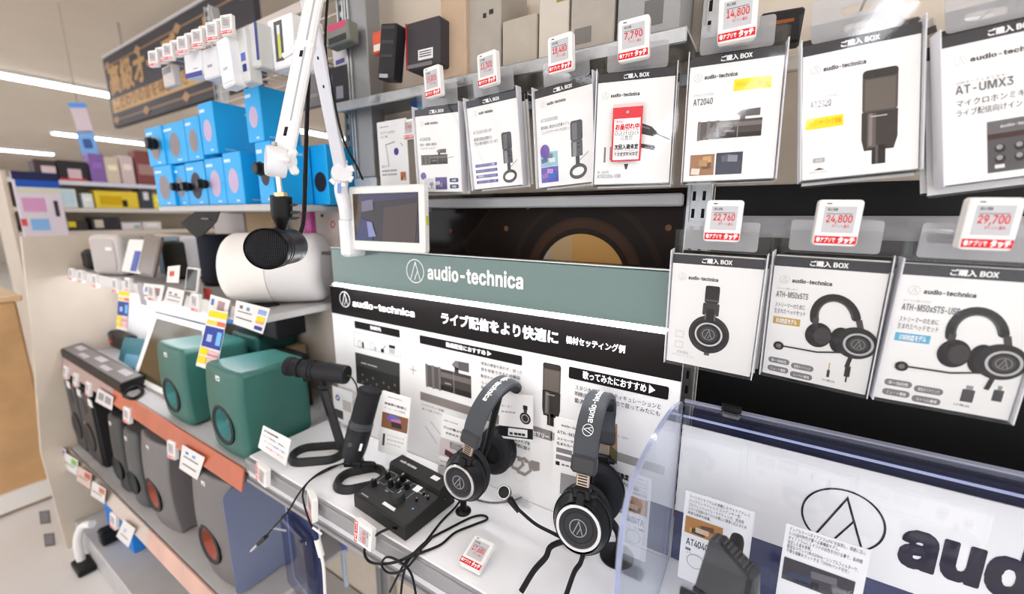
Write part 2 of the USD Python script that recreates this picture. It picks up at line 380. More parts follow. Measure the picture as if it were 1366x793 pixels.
# ---- the big poster behind the counter
PY = .68
pos = Thing('poster_board', 'large white poster with black headline band standing at the back of the counter', 'poster', (-.55, PY, z(-.597)), world=True)
pos.part('board', bx(-1.005, -.094, PY, PY+.01, z(-.5965), z(-.186)), PAPER)
pr, pics = Print(((0, PY-.0003, H), np.eye(3))), []
def pic(name):
    p = Print(((0, PY-.0003, H), np.eye(3))); pics.append((name, p)); return p
img = pic('printed_icons')
def q2(x, y, Y=PY):
    p = P(x, y, Y=Y); return p[0], p[2]-H
def quad(*pts, Y=PY): return Polygon([q2(x, y, Y) for x, y in pts])
def tline(s, x0, y0, x1, y1, h, col, pr=pr, bold=0, kind='jp', px=30, layer=3, Y=PY, fit=True):
    a, b = q2(x0, y0, Y), q2(x1, y1, Y); zz = (a[1]+b[1])/2
    pr.add(text(s, a[0], zz, h, b[0]-a[0] if fit else None, bold, kind, px), col, layer)
INKK, WH, GR = (20, 16, 16), (250, 250, 250), (96, 94, 95)
pr.add(sbox(-1.005, -.2625, -.094, -.187), INKK, 1)
a = q2(460.2, 399.6); pr.add(emblem(a[0], a[1], .0215, .09), WH, 3)
tline('audio-technica', 470.5, 408.5, 553.5, 423, .0165, WH, bold=2, kind='en', px=80)
tline('ライブ配信をより快適に', 587.5, 430.5, 745, 457, .020, WH, bold=3, px=80)
tline('機材セッティング例', 755, 457.5, 834, 470, .0108, WH, bold=2, px=60)
def label(x0, x1, ya, yb, s, xs, xe, ysa, yse, h):
    """a black label whose top edge runs along the wall from (x0, ya), with lettering"""
    a, b = q2(x0, ya), q2(x1, ya); zt = a[1]; zb = q2(x0, yb)[1]
    pr.add(rrect(a[0], b[0], zb, zt, .003), INKK, 1); A, B = q2(xs, ysa), q2(xe, yse)
    pr.add(text(s, A[0], (zt+zb)/2-h*.42, h, B[0]-A[0], 2, px=50), WH, 3)
label(472.8, 532.6, 428, 437.5, '接続先', 494, 509, 440, 443, .0075)
label(559.8, 697, 447, 458, '動画配信におすすめ ▶', 595, 656, 462, 474, .0085)
label(759.2, 895, 489, 504.5, '歌ってみたにおすすめ ▶', 777, 874, 505, 524, .0115)
# device icons in a rounded box
bxs = quad((473, 443), (534.5, 456), (534.5, 476), (473, 461)); img.add(bxs.buffer(.002).difference(bxs), (205, 205, 207), 1)
a = q2(478, 455); img.add(sbox(a[0], a[1]-.018, a[0]+.012, a[1]+.002).difference(sbox(a[0]+.001, a[1]-.016, a[0]+.011, a[1]+.001)), GR, 1).add(sbox(a[0]+.015, a[1]-.018, a[0]+.022, a[1]), (60, 60, 64), 1)
a = q2(494, 458); img.add(sbox(a[0], a[1]-.016, a[0]+.014, a[1]+.003).difference(sbox(a[0]+.001, a[1]-.015, a[0]+.013, a[1]+.002)), (150, 150, 154), 1).add(sbox(a[0]+.017, a[1]-.018, a[0]+.022, a[1]-.006), (170, 170, 172), 1)
a = q2(509, 463); img.add(pline([(a[0], a[1]-.013), (a[0]+.015, a[1]+.006)], .002), (40, 40, 42), 1).add(Point(a[0]+.003, a[1]-.010).buffer(.006), (40, 40, 42), 1)
a = q2(519, 462); img.add(sbox(a[0], a[1]-.004, a[0]+.022, a[1]+.004), (30, 30, 32), 1)
for k in range(6): img.add(sbox(a[0]+.0035*k, a[1]-.018, a[0]+.0035*k+.0028, a[1]-.006), (190, 190, 192), 1)
# the mixer picture
img = pic('printed_mixer')
g = quad((474, 470), (533.3, 485), (533.8, 529), (476, 511)); img.add(g, (46, 47, 46), 1)
img.add(quad((474, 470), (533.3, 485), (533.5, 503), (474.8, 487)), (66, 68, 66), 2)
a, b = q2(482, 485), q2(503, 490); img.add(text('audio-technica', a[0], (a[1]+b[1])/2, .004, b[0]-a[0], 1, 'en'), (215, 215, 215), 3)
for k, (x, y) in enumerate([(484, 500), (490, 507), (498, 505), (503, 513), (512, 511), (519, 517), (527, 514), (515, 522), (526, 524), (495, 515), (484, 510)]):
    a = q2(x, y); img.add(Point(a).buffer(.004), (104, 98, 96) if k % 3 else (128, 96, 92), 3)
a = q2(551.3, 493.7); pr.add(union_all([pline([(a[0]-.011, a[1]), (a[0]+.011, a[1])], .0012), pline([(a[0], a[1]-.011), (a[0], a[1]+.011)], .0012)]), (90, 88, 90), 1)
# side-address tube microphone picture
img = pic('printed_tube_microphone')
A, B = q2(567.4, 485), q2(628.5, 500); zt, zb = A[1]-.001, q2(567.4, 507)[1]-.002
def tube_mic(img, x0, x1, zb, zt, L=1):
    """a picture of the tube-shaped microphone, grille at the left, swivel above"""
    h = zt-zb; w = x1-x0; S = lambda a, b, c, d: sbox(x0+a*w, zb+b*h, x0+c*w, zb+d*h)
    img.add(rrect(x0, x0+.34*w, zb-.02*h, zt+.02*h, .12*h), (92, 86, 84), L)
    for k in (.0, .15, .3): img.add(rrect(x0+k*w, x0+(k+.05)*w, zb-.06*h, zt+.06*h, .02*w), (120, 114, 112), L+1)
    img.add(S(.34, 0, 1, 1), (74, 68, 66), L)
    img.add(S(.34, .62, 1, .86), (118, 110, 107), L+1); img.add(S(.34, 0, 1, .26), (44, 40, 40), L+1)
    img.add(S(.63, 0, .645, 1), (140, 134, 132), L+2); img.add(S(.44, .35, .58, .42), (160, 152, 150), L+2)
    img.add(S(.66, 1., .74, 1.22), (70, 66, 66), L)
    img.add(Polygon([(x0+.6*w, zt+.32*h), (x0+.68*w, zt+.52*h), (x0+.96*w, zt+.55*h), (x0+.96*w, zt+.14*h), (x0+.68*w, zt+.14*h)]), (96, 92, 92), L)
    img.add(Polygon([(x0+.6*w, zt+.32*h), (x0+.68*w, zt+.52*h), (x0+.74*w, zt+.5*h), (x0+.74*w, zt+.2*h)]), (128, 124, 124), L+1)
tube_mic(img, A[0], B[0], zb-.012, zt-.002)
for k, s in enumerate(['環境の雑音を拾わず、狙った', '音を収音できるため動画', '配信やナレーション、', 'ライブ配信に', '最適な単一指向性']):
    tline(s, 641.5, 487+7.7*k, 690+[7, 4, -8, -22, -8][k], 498+7.7*k, .0055, (70, 68, 70), px=26, layer=1)
pr.add(Polygon([q2(561, 522.5), (q2(736.6, 577)[0], q2(561, 522.5)[1]), (q2(736.6, 577)[0], q2(561, 533.5)[1]), q2(561, 533.5)]), (140, 131, 128), 1)
a, b = q2(700, 575), q2(735, 585); pr.add(text('アクセサリー', b[0]-.062, q2(561, 532)[1], .0085, .058, 2, px=40), (240, 238, 236), 3)
tline('マイクスタンド各種', 562, 541, 592, 549, .005, GR, layer=1); tline('卓上で使いやすい高さ', 563, 546, 596, 557, .0045, GR, layer=1)
for p_, q_ in (((567, 568), (583, 592)), ((574, 562), (588, 580))): pr.add(pline([q2(*p_), q2(*q_)], .0018), (170, 170, 172), 1)
# upright microphone picture
img = pic('printed_upright_microphone')
def upright_mic(img, x0, x1, zb, zt, L=1, stem=.2):
    h = zt-zb; w = x1-x0; S = lambda a, b, c, d: sbox(x0+a*w, zb+b*h, x0+c*w, zb+d*h)
    img.add(S(.3, 0, .68, stem), (40, 37, 36), L); img.add(S(.4, 0, .47, stem), (92, 86, 84), L+1)
    img.add(Polygon([(x0+.08*w, zb+stem*.75*h), (x0+.9*w, zb+stem*.75*h), (x0+w, zb+.27*h), (x0+w, zb+.56*h), (x0, zb+.56*h), (x0, zb+.27*h)]), (58, 53, 51), L)
    img.add(rrect(x0+.01*w, x0+.99*w, zb+.55*h, zt, .12*w), (84, 78, 74), L)
    img.add(rrect(x0+.08*w, x0+.92*w, zb+.57*h, zt-.1*h, .02*w), (104, 96, 90), L+1)
    img.add(S(.16, .18, .4, .54), (98, 91, 88), L+1); img.add(S(.2, .2, .3, .54), (132, 124, 120), L+2)
    img.add(rrect(x0+.01*w, x0+.99*w, zt-.09*h, zt, .12*w), (54, 50, 48), L+2); img.add(S(.25, .5, .7, .512), (190, 186, 182), L+3)
a, b = q2(724.5, 483), q2(749, 483); upright_mic(img, a[0], b[0], q2(733, 568)[1], a[1])
tline('スタジオ品質のアーティキュレーションと', 766.8, 519.5, 881.6, 545.5, .0075, (66, 64, 66), px=34, layer=1)
tline('明瞭度を備えているので歌ってみたにも', 766.3, 528, 880.3, 554.5, .0075, (66, 64, 66), px=34, layer=1)
tline('最適です。', 766, 536.5, 796, 543.5, .0075, (66, 64, 66), px=34, layer=1)
zt, zb = q2(821, 602.5)[1], q2(821, 614)[1]
pr.add(sbox(q2(735, 575)[0], zb, q2(887, 625)[0], zt), (160, 156, 156), 1)
tline('高解像度', 815.5, 634, 838.7, 641, .0088, (52, 50, 52), bold=1, layer=1); tline('モニターヘッドホン', 815.5, 643, 852, 655, .0078, (52, 50, 52), bold=1, layer=1)
tline('人気タイプを', 682, 586, 707, 594, .0062, GR, bold=1, layer=1); tline('効果的に防ぐ', 682, 593, 707, 602, .0062, GR, bold=1, layer=1)
tline('で、プロから', 824, 583, 838, 587, .004, (140, 120, 118), layer=1)
# studio photograph of a listener, tangled cable, wedge, faint headphones
img = pic('printed_photograph')
g = quad((797, 566), (823.5, 566), (823.5, 612), (797, 611)); x0, zz0, x1, zz1 = g.bounds
img.add(g, (178, 142, 112), 1)
cxp, czp = (x0+x1)/2, (zz0+zz1)/2; w_, h_ = x1-x0, zz1-zz0
img.add(Polygon([(x0, zz0), (x0+.08*w_, zz0+.3*h_), (x0+.45*w_, zz0+.5*h_), (x1, zz0+.32*h_), (x1, zz0)]), (112, 106, 74), 2)
img.add(affinity.scale(Point(x0+.42*w_, zz0+.68*h_).buffer(.17*h_), .85, 1.2), (203, 160, 132), 3)
img.add(Polygon([(x0+.2*w_, zz0+.8*h_), (x0+.3*w_, zz0+.96*h_), (x0+.72*w_, zz0+.95*h_), (x0+.78*w_, zz0+.6*h_), (x0+.56*w_, zz0+.84*h_)]), (60, 46, 38), 4)
img.add(Point(x0+.62*w_, zz0+.66*h_).buffer(.12*h_), (24, 23, 24), 5); img.add(pline([(x0+.6*w_, zz0+.7*h_), (x0+.5*w_, zz0+.98*h_)], .05*h_), (30, 28, 28), 5)
img.add(Point(x0+.62*w_, zz0+.66*h_).buffer(.06*h_), (62, 60, 58), 6)
img = pic('printed_cable')
def knot(pts, w): return pline([q2(*p) for p in pts], w, 1)
img.add(union_all([knot([(682, 613), (688, 609), (695, 612), (698, 620), (692, 626), (684, 624), (682, 613)], .006), knot([(692, 614), (700, 612), (706, 618), (708, 628), (700, 634), (691, 630)], .006), knot([(700, 616), (710, 618)], .005), knot([(680, 620), (690, 628), (701, 633)], .005)]), (150, 140, 134), 1)
img.add(quad((708, 614), (720, 617), (720, 628), (712, 629), (707, 624)), (146, 138, 132), 2)
img = pic('printed_wedge')
img.add(quad((745, 620), (762, 626), (748, 662), (745, 660)), (150, 148, 150), 1)
img = pic('printed_headphones')
a = q2(829, 672); img.add(ring(a[0], a[1], .020, .007), (140, 134, 134), 1).add(Point(a[0]+.02, a[1]+.006).buffer(.018), (196, 172, 164), 1).add(Point(a).buffer(.012), (90, 88, 92), 2)
tline('ATHシリーズ', 688, 661, 705, 668, .006, (200, 198, 198), layer=1)
pos.part('lettering', pr, None)
for n_, p_ in pics: pos.part(n_, p_, None)

# ---- the white counter
cnt = Thing('display_counter', 'white counter top with grey price rail under the poster, carrying microphones and headphones', 'counter', (-.5, .56, z(-.66)), world=True)
cnt.part('counter_top', bx(-1.06, .80, .452, .68, z(-.612), z(-.597), .002), M('white_laminate', (240, 240, 242), .25, coat=.3))
cnt.part('price_rail', [bx(-1.06, -.12, .446, .4515, z(-.664), z(-.6)), bx(-1.06, -.12, .44, .446, z(-.664), z(-.656), .001), bx(-1.06, -.12, .442, .446, z(-.61), z(-.6), .001)], M('rail_grey', (150, 149, 152), .35))
cnt.part('rail_insert', bx(-1.055, -.125, .4445, .446, z(-.646), z(-.634)), M('rail_light', (214, 212, 216), .3), label='pale strip in the price rail')
cnt.part('side_panel', bx(-1.06, -1.048, .46, .68, z(-.664), z(-.6125)), GREY)
for q in (-1.0, -.14): cnt.part('bracket', bx(q, q+.03, .5, .798, z(-.66), z(-.6125)), GREY)
# ================================================================ purchase cards in clear sleeves, their hooks and electronic price tags
BAND = (58, 58, 62)
class Card:
    """a printed card in a clear hanging pocket; u, v run from its top left corner"""
    def __init__(s, name, label, pose, sleeve=True, flap=.032, cat='card', band=True, bandtext=True, group=None):
        cx, cy, cz, ya, pi, ro, s.w, s.h = pose
        s.pos, s.R = (cx, cy, cz+H), rot(ya, pi, ro); w, h = s.w/2, s.h
        s.t = Thing(name, label, cat, s.pos, s.R, group); s.pr, s.pics = Print(), []
        s.t.part('card', ext(rrect(-w, w, -h, 0, .001), 0, .009 if sleeve else .0012), PAPER)
        if band:
            b = Print(); b.add(sbox(-w, -.078*h, w, 0), BAND, 1)
            if bandtext: b.add(text('ご購入 BOX', 0, -.058*h, .032*h, None, 2, px=50, align='c'), (245, 245, 245), 2)
            s.t.part('header_band', b, None)
        if sleeve:
            e = .002
            s.t.part('sleeve', [bx(-w-e, w+e, -.0055, -.005, -h-e, .004), bx(-w-e, w+e, .012, .0125, -h-e, flap), bx(-w-e, w+e, -.005, .012, -h-e-.0005, -h-e)], CLEAR)
            s.t.part('sleeve_edge', union_box([(-w-e-.0008, -w-e+.0004), (w+e-.0004, w+e+.0008)], h, e), SEDGE, kind='stuff')
            s.t.part('hang_tab', ext(rrect(-w*.8, w*.8, .006, flap+.012, .004).difference(rrect(-.014, .014, flap-.012, flap-.004, .003)), .0128, .0135), HAZY)
    def xz(s, u, v): return (u-.5)*s.w, -v*s.h
    def rect(s, u0, v0, u1, v1, r=0.):
        a, b = s.xz(u0, v1), s.xz(u1, v0)
        return rrect(a[0], b[0], a[1], b[1], r) if r else sbox(*a, *b)
    def poly(s, *uv): return Polygon([s.xz(*p) for p in uv])
    def line(s, w, *uv): return pline([s.xz(*p) for p in uv], w*s.w, 1)
    def txt(s, t, u0, v, u1, hv, col=(80, 80, 84), bold=0, kind='jp', px=30, layer=2, to=None):
        a, b = s.xz(u0, v), s.xz(u1, v)
        (to or s.pr).add(text(t, a[0], a[1], hv*s.h, b[0]-a[0], bold, kind, px), col, layer)
    def logo(s, u0=.08, u1=.53, v=.19, col=(70, 70, 74), ring_=(196, 198, 200)):
        r = .032*s.h; a = s.xz(u0, v); s.pr.add(emblem(a[0]+r, a[1]+r*.55, r, .09), ring_, 1)
        a = s.xz(u0, v); b = s.xz(u1, v); s.pr.add(text('audio-technica', a[0]+2.5*r, a[1], .03*s.h, b[0]-a[0]-2.5*r, 1, 'en', 40), col, 1)
    def pic(s, name):
        p = Print(); s.pics.append((name, p)); return p
    def done(s):
        s.t.part('lettering', s.pr, None)
        for n, p in s.pics: s.t.part(n, p, None)
        return s.t
def union_box(xs, h, e):
    return cat(*[bx(a, b, -.0056, .0126, -h-e, .006) for a, b in xs])
POSE = {'C1': (-.779, .720, .222, -3.16, 1.33, .6, .105, .147), 'C2': (-.588, .663, .214, 3.91, 3.88, .885, .110, .163), 'C3': (-.458, .665, .218, 1.93, 4.1, -3.1, .110, .162),
        'C4': (-.314, .665, .217, -5.8, 1.83, -3.2, .110, .162), 'C5': (-.190, .657, .214, 13.8, -4.3, -.5, .110, .163), 'C6': (-.059, .655, .215, 9.4, -3.46, -1., .110, .164),
        'C7': (.068, .665, .212, 6.9, -6.3, -5.1, .110, .162), 'C8': (.190, .667, .200, 11.5, -4., -8.2, .110, .158), 'L1': (-.053, .602, -.050, -2.9, 6.8, .9, .110, .163),
        'L2': (.066, .611, -.047, -9.9, 6.75, .43, .109, .164), 'L3': (.188, .614, -.049, 2.2, 1.9, 1.1, .110, .161)}
def photo(img, g, cols):
    """a small printed snapshot: a ground colour and a few blocks"""
    img.add(g, cols[0], 2); x0, z0, x1, z1 = g.bounds; w, h = x1-x0, z1-z0
    for k, c in enumerate(cols[1:]):
        r = random.Random(k*31+len(cols)*7+int(x0*1e5))
        a, b = r.uniform(.02, .6), r.uniform(.02, .6)
        img.add(affinity.rotate(sbox(x0+a*w, z0+b*h, x0+min(.97, a+.36)*w, z0+min(.97, b+.3)*h), r.uniform(-12, 12)).intersection(g), c, 3+k)
def desk_mic(c, img, u0, u1, v0, v1):
    """picture of the condenser microphone on its loop-shaped stand"""
    w, h = u1-u0, v1-v0; U = lambda a: u0+a*w; V = lambda b: v0+b*h
    img.add(c.rect(U(.12), V(0), U(.8), V(.34), .004), (74, 74, 78), 2); img.add(c.rect(U(.22), V(.04), U(.5), V(.32)), (112, 112, 116), 3)
    img.add(c.rect(U(.14), V(.34), U(.78), V(.6)), (88, 88, 92), 2); img.add(c.rect(U(.24), V(.36), U(.44), V(.6)), (142, 142, 146), 3)
    for k in (.37, .44): img.add(c.rect(U(.5), V(k), U(.62), V(k+.03)), (50, 50, 54), 3)
    img.add(c.rect(U(.38), V(.6), U(.6), V(.74)), (60, 60, 64), 2); img.add(c.line(.008, (U(.6), V(.68)), (U(1.1), V(.55))), (110, 110, 114), 2)
    a = c.xz(U(.5), V(.86)); img.add(affinity.rotate(affinity.scale(Point(0, 0).buffer(1, quad_segs=10).difference(affinity.scale(Point(0, 0).buffer(.68), 1, .8)), .42*w*c.w*1.15, .13*h*c.h), 12).__class__ and affinity.translate(affinity.rotate(affinity.scale(Point(0, 0).buffer(1, quad_segs=10).difference(affinity.scale(Point(0, 0).buffer(.68), 1, .8)), .5*w*c.w, .13*h*c.h, origin=(0, 0)), 10, origin=(0, 0)), *a), (78, 78, 82), 2)
def phones(c, img, u, v, s, boom=False, side=False):
    """picture of the closed headphones: seen from the side, or three-quarter with a boom microphone"""
    a = c.xz(u, v); k = s*c.h
    T = lambda g, ang=0, sx=1, sz=1: affinity.translate(affinity.rotate(affinity.scale(g, sx*k, sz*k, origin=(0, 0)), ang, origin=(0, 0)), *a)
    D = lambda x, z, r, q=10: Point(x, z).buffer(r, quad_segs=q)
    if not boom:
        img.add(T(rrect(-.13, .13, .62, .98, .04)), (40, 38, 38), 2).add(T(sbox(-.12, .66, .12, .70)), (88, 84, 84), 3).add(T(rrect(-.15, .15, .36, .62, .03)), (62, 58, 58), 2)
        img.add(T(sbox(-.10, .24, .10, .4)), (104, 100, 100), 3).add(T(rrect(-.07, .07, .2, .5, .02)), (30, 29, 30), 4)
        img.add(T(D(0, -.05, .38), 0, 1, 1.08), (52, 49, 49), 2).add(T(D(.0, -.05, .33)), (36, 34, 34), 3).add(T(D(0, -.05, .26).difference(D(0, -.05, .225))), (206, 206, 208), 4)
        img.add(T(D(0, -.05, .17)), (62, 60, 60), 4).add(T(emblem(0, -.05, .12, .12)), (150, 148, 148), 5).add(T(rrect(-.05, .05, -.52, -.4, .02)), (90, 88, 88), 2)
    else:
        arc = [( -.42+.0*t, 0) for t in ()]
        th = np.linspace(0, math.pi, 16); band = [(.34*math.cos(t)-.02, .30+.46*math.sin(t)) for t in th]
        img.add(T(pline(band, .15, 1), 14), (38, 36, 37), 2).add(T(pline([(x*.84, .3+(zz-.3)*.84) for x, zz in band], .03, 1), 14), (84, 80, 82), 3)
        img.add(T(pline([(-.37, .3), (-.40, .04)], .10), 6), (70, 66, 67), 3).add(T(pline([(.32, .3), (.36, .06)], .10), 6), (70, 66, 67), 3)
        img.add(T(D(-.34, -.10, .24), 0, .95, 1.15), (34, 32, 33), 3).add(T(D(-.28, -.10, .16), 0, .9, 1.2), (64, 60, 62), 4)
        img.add(T(D(.30, -.16, .34)), (42, 40, 41), 4).add(T(D(.06, -.12, .22), 0, .8, 1.3), (28, 27, 28), 3).add(T(D(.34, -.18, .24).difference(D(.34, -.18, .20))), (190, 190, 192), 5)
        img.add(T(D(.34, -.18, .15)), (70, 67, 68), 5).add(T(emblem(.34, -.18, .11, .12)), (140, 138, 138), 6)
        img.add(T(pline([(.14, -.4), (-.3, -.50), (-.92, -.50)], .035, 1)), (50, 48, 49), 5).add(T(D(-1.0, -.51, .1)), (36, 35, 36), 5).add(T(D(-1.0, -.51, .05)), (110, 108, 108), 6)
        img.add(T(pline([(.26, -.48), (.22, -.72)], .07), 0), (48, 46, 47), 3)

cards = {}
c = Card('purchase_card', 'small white card with a picture of a boom arm, leftmost of the top row', POSE['C1'], sleeve=False, band=False)
c.txt('audio-technica', .1, .09, .4, .02, kind='en', layer=1); c.txt('マイクアームスタンド', .1, .19, .6, .035); c.txt('デスク用', .1, .25, .34, .03)
g = c.pic('printed_boom_arm'); g.add(c.line(.018, (.34, .68), (.27, .36), (.58, .33)), (120, 120, 126), 1); g.add(c.line(.01, (.32, .62), (.28, .4)), (190, 190, 196), 2); g.add(c.line(.02, (.78, .36), (.84, .4)), (150, 150, 154), 1)
g = c.pic('printed_badge'); g.add(Point(c.xz(.62, .48)).buffer(.0085), (76, 72, 150), 1)
c.txt('対応モデル一覧', .08, .71, .35, .03, (76, 72, 150)); c.txt('■■■■ ■■■', .08, .78, .6, .025, (150, 150, 154)); c.txt('■■■ ■■■■■', .08, .84, .6, .025, (160, 160, 164))
g = c.pic('printed_photograph'); photo(g, c.rect(.72, .8, .9, .93), [(176, 110, 70), (90, 60, 40), (220, 170, 120)])
cards['C1'] = c; c.done()

c = Card('purchase_card', 'white card in sleeve with a grey tube microphone, a purple dot and two navy pills', POSE['C2'])
c.logo(.1, .52, .185); c.txt('AT2040USB', .08, .37, .33, .035); c.txt('配信・収録に最適な', .08, .43, .48, .025); c.txt('ハイパーカーディオイド', .08, .475, .42, .022)
g = c.pic('printed_microphone'); A, B = c.xz(.08, .66), c.xz(.70, .545); tube_mic(g, A[0], B[0], A[1], B[1]); g.add(c.line(.008, (.7, .59), (.84, .58)), (90, 90, 94), 1)
g = c.pic('printed_badge'); g.add(Point(c.xz(.11, .80)).buffer(.0075), (112, 96, 160), 1)
g = c.pic('printed_photograph'); photo(g, c.rect(.12, .83, .36, .96), [(214, 214, 220), (150, 150, 160), (96, 96, 104), (240, 240, 244)]); photo(g, c.rect(.39, .82, .66, .97), [(94, 84, 140), (170, 150, 120), (60, 70, 130), (200, 190, 210)])
for v in (.86, .935): c.pr.add(c.rect(.72, v-.025, .92, v+.025, .0025), (46, 66, 118), 1); c.txt('USB', .77, v+.012, .87, .022, (235, 238, 245), 1, layer=3)
cards['C2'] = c; c.done()

c = Card('purchase_card', 'white card in sleeve showing a desk microphone beside four purple bars', POSE['C3'])
c.logo(.12, .52, .17); c.txt('AT2020USB-XP', .09, .375, .47, .034, (120, 120, 126)); c.txt('高音質な配信を実現する', .09, .45, .46, .03); c.txt('プロ仕様の音質をこれ一本で', .09, .5, .58, .03)
g = c.pic('printed_microphone'); desk_mic(c, g, .62, .9, .41, .97)
for k, s in enumerate(['ノイズリダクション搭載', 'オートゲインコントロール', '高解像度 レコーディング', 'ミュートスイッチ']):
    v = .735+.063*k; c.pr.add(c.rect(.07, v-.018, .52, v+.016), (92, 88, 158), 1); c.txt(s, .1, v+.009, .48, .02, (238, 238, 246), layer=3, px=24)
cards['C3'] = c; c.done()

c = Card('purchase_card', 'white card in sleeve showing a desk microphone beside blue and violet snapshots', POSE['C4'])
c.logo(.1, .55, .17); c.txt('AT2020USB', .09, .33, .4, .034, (130, 130, 136)); c.txt('配信者に選ばれる定番モデル', .09, .40, .6, .026); c.txt('コンデンサーマイクロホン', .09, .45, .6, .026)
g = c.pic('printed_microphone'); desk_mic(c, g, .58, .88, .38, .96)
g = c.pic('printed_photograph'); photo(g, c.rect(.06, .64, .38, .79), [(150, 196, 206), (96, 110, 140), (220, 226, 230), (120, 120, 150)]); photo(g, c.rect(.06, .795, .38, .955), [(96, 92, 176), (150, 110, 190), (60, 120, 200), (200, 150, 210)])
g = c.pic('printed_badge'); g.add(affinity.scale(Point(c.xz(.15, .63)).buffer(.0105), .9, 1.1), (116, 92, 170), 6)
cards['C4'] = c; c.done()

c = Card('purchase_card', 'white card in sleeve largely covered by the red out of stock notice', POSE['C5'])
c.logo(.06, .56, .215); c.txt('ATR2100x-USB', .04, .945, .36, .034, (96, 96, 100)); c.txt('単一指向性', .04, .9, .2, .02, (150, 150, 154))
g = c.pic('printed_microphone'); g.add(c.poly((.45, .42), (.74, .50), (.82, .56), (.76, .585), (.45, .53)), (60, 58, 60), 1); g.add(c.line(.012, (.76, .55), (.97, .62)), (40, 40, 42), 1); g.add(c.poly((.5, .63), (.78, .665), (.8, .69), (.78, .71), (.5, .66)), (44, 42, 44), 1)
g.add(c.poly((.45, .44), (.72, .51), (.72, .525), (.45, .47)), (110, 108, 110), 2)
g = c.pic('printed_accessories'); g.add(c.rect(.12, .66, .145, .8), (120, 118, 122), 1).add(c.rect(.2, .66, .24, .78), (150, 148, 152), 1).add(c.poly((.4, .82), (.46, .82), (.44, .87), (.42, .87)), (60, 60, 62), 1)
cards['C5'] = c; c.done()

c = Card('purchase_card', 'white card in sleeve with a large tube microphone and yellow sticker, brown snapshot below', POSE['C6'])
c.logo(.05, .53, .185); c.txt('ダイナミックマイクロホン', .06, .315, .3, .018, (150, 150, 154)); c.txt('AT2040', .06, .385, .28, .05, (104, 104, 108), kind='en', px=50)
g = c.pic('printed_microphone'); A, B = c.xz(.13, .665), c.xz(.83, .525); tube_mic(g, A[0], B[0], A[1], B[1])
g = c.pic('printed_photograph'); photo(g, c.rect(.07, .785, .345, .955), [(158, 116, 84), (206, 160, 110), (110, 76, 56), (226, 214, 200), (180, 140, 90)]); photo(g, c.rect(.365, .78, .655, .955), [(62, 64, 78), (96, 98, 112), (140, 140, 150)])
g = c.pic('sticker'); g.add(c.rect(.5, .215, .89, .305), (252, 222, 30), 3); c.txt('アウトレット 展示品', .52, .278, .86, .035, (226, 140, 30), 0, layer=5, to=g)
cards['C6'] = c; c.done()

c = Card('purchase_card', 'white card in sleeve with a large upright brown-grey microphone and yellow sticker', POSE['C7'], flap=.045)
c.logo(.07, .56, .21); c.txt('コンデンサーマイクロホン', .07, .405, .32, .018, (150, 150, 154)); c.txt('AT2020', .07, .47, .26, .05, (120, 120, 124), kind='en', px=50)
g = c.pic('printed_microphone'); A, B = c.xz(.53, .935), c.xz(.83, .265); upright_mic(g, A[0], B[0], A[1], B[1])
g = c.pic('sticker'); g.add(affinity.rotate(c.rect(.03, .545, .37, .625), 0), (252, 222, 30), 3); c.txt('コンデンサーマイク 特価', .05, .6, .35, .034, (222, 150, 30), 0, layer=5, to=g)
c.pr.add(c.rect(.1, .845, .21, .88, .001), (176, 174, 174), 1); c.txt('XLR', .125, .872, .185, .018, (240, 240, 240), layer=3); c.pr.add(c.poly((.11, .935), (.16, .918), (.21, .935)), (64, 62, 64), 1); c.txt('Made for creators', .07, .955, .24, .012, (170, 170, 172), layer=1)
cards['C7'] = c; c.done()

c = Card('purchase_card', 'white card in sleeve showing part of a grey audio mixer, rightmost of the top row', POSE['C8'], flap=.045)
c.logo(.1, .75, .2); c.txt('USBオーディオミキサー', .1, .335, .5, .016, (150, 150, 154)); c.txt('AT-UMX3', .1, .40, .52, .055, (110, 110, 114), kind='en', px=50); c.txt('マイクロホンミキサー搭載', .1, .48, .86, .036); c.txt('ライブ配信向けインターフェイス', .1, .545, .9, .036)
g = c.pic('printed_mixer'); g.add(c.rect(.33, .615, .92, .955), (84, 82, 84), 1).add(c.rect(.33, .615, .92, .70), (104, 102, 104), 2).add(c.rect(.33, .70, .92, .735), (64, 44, 42), 2)
for v in (.80, .87):
    for u in (.42, .56, .7, .84): g.add(Point(c.xz(u, v)).buffer(.0045), (44, 43, 45), 2); g.add(Point(c.xz(u-.005, v-.01)).buffer(.0026), (150, 148, 150), 3)
c.txt('audio-technica', .42, .665, .7, .02, (220, 220, 220), kind='en', layer=4); g.add(c.rect(.38, .905, .45, .93), (225, 225, 225), 3)
cards['C8'] = c; c.done()

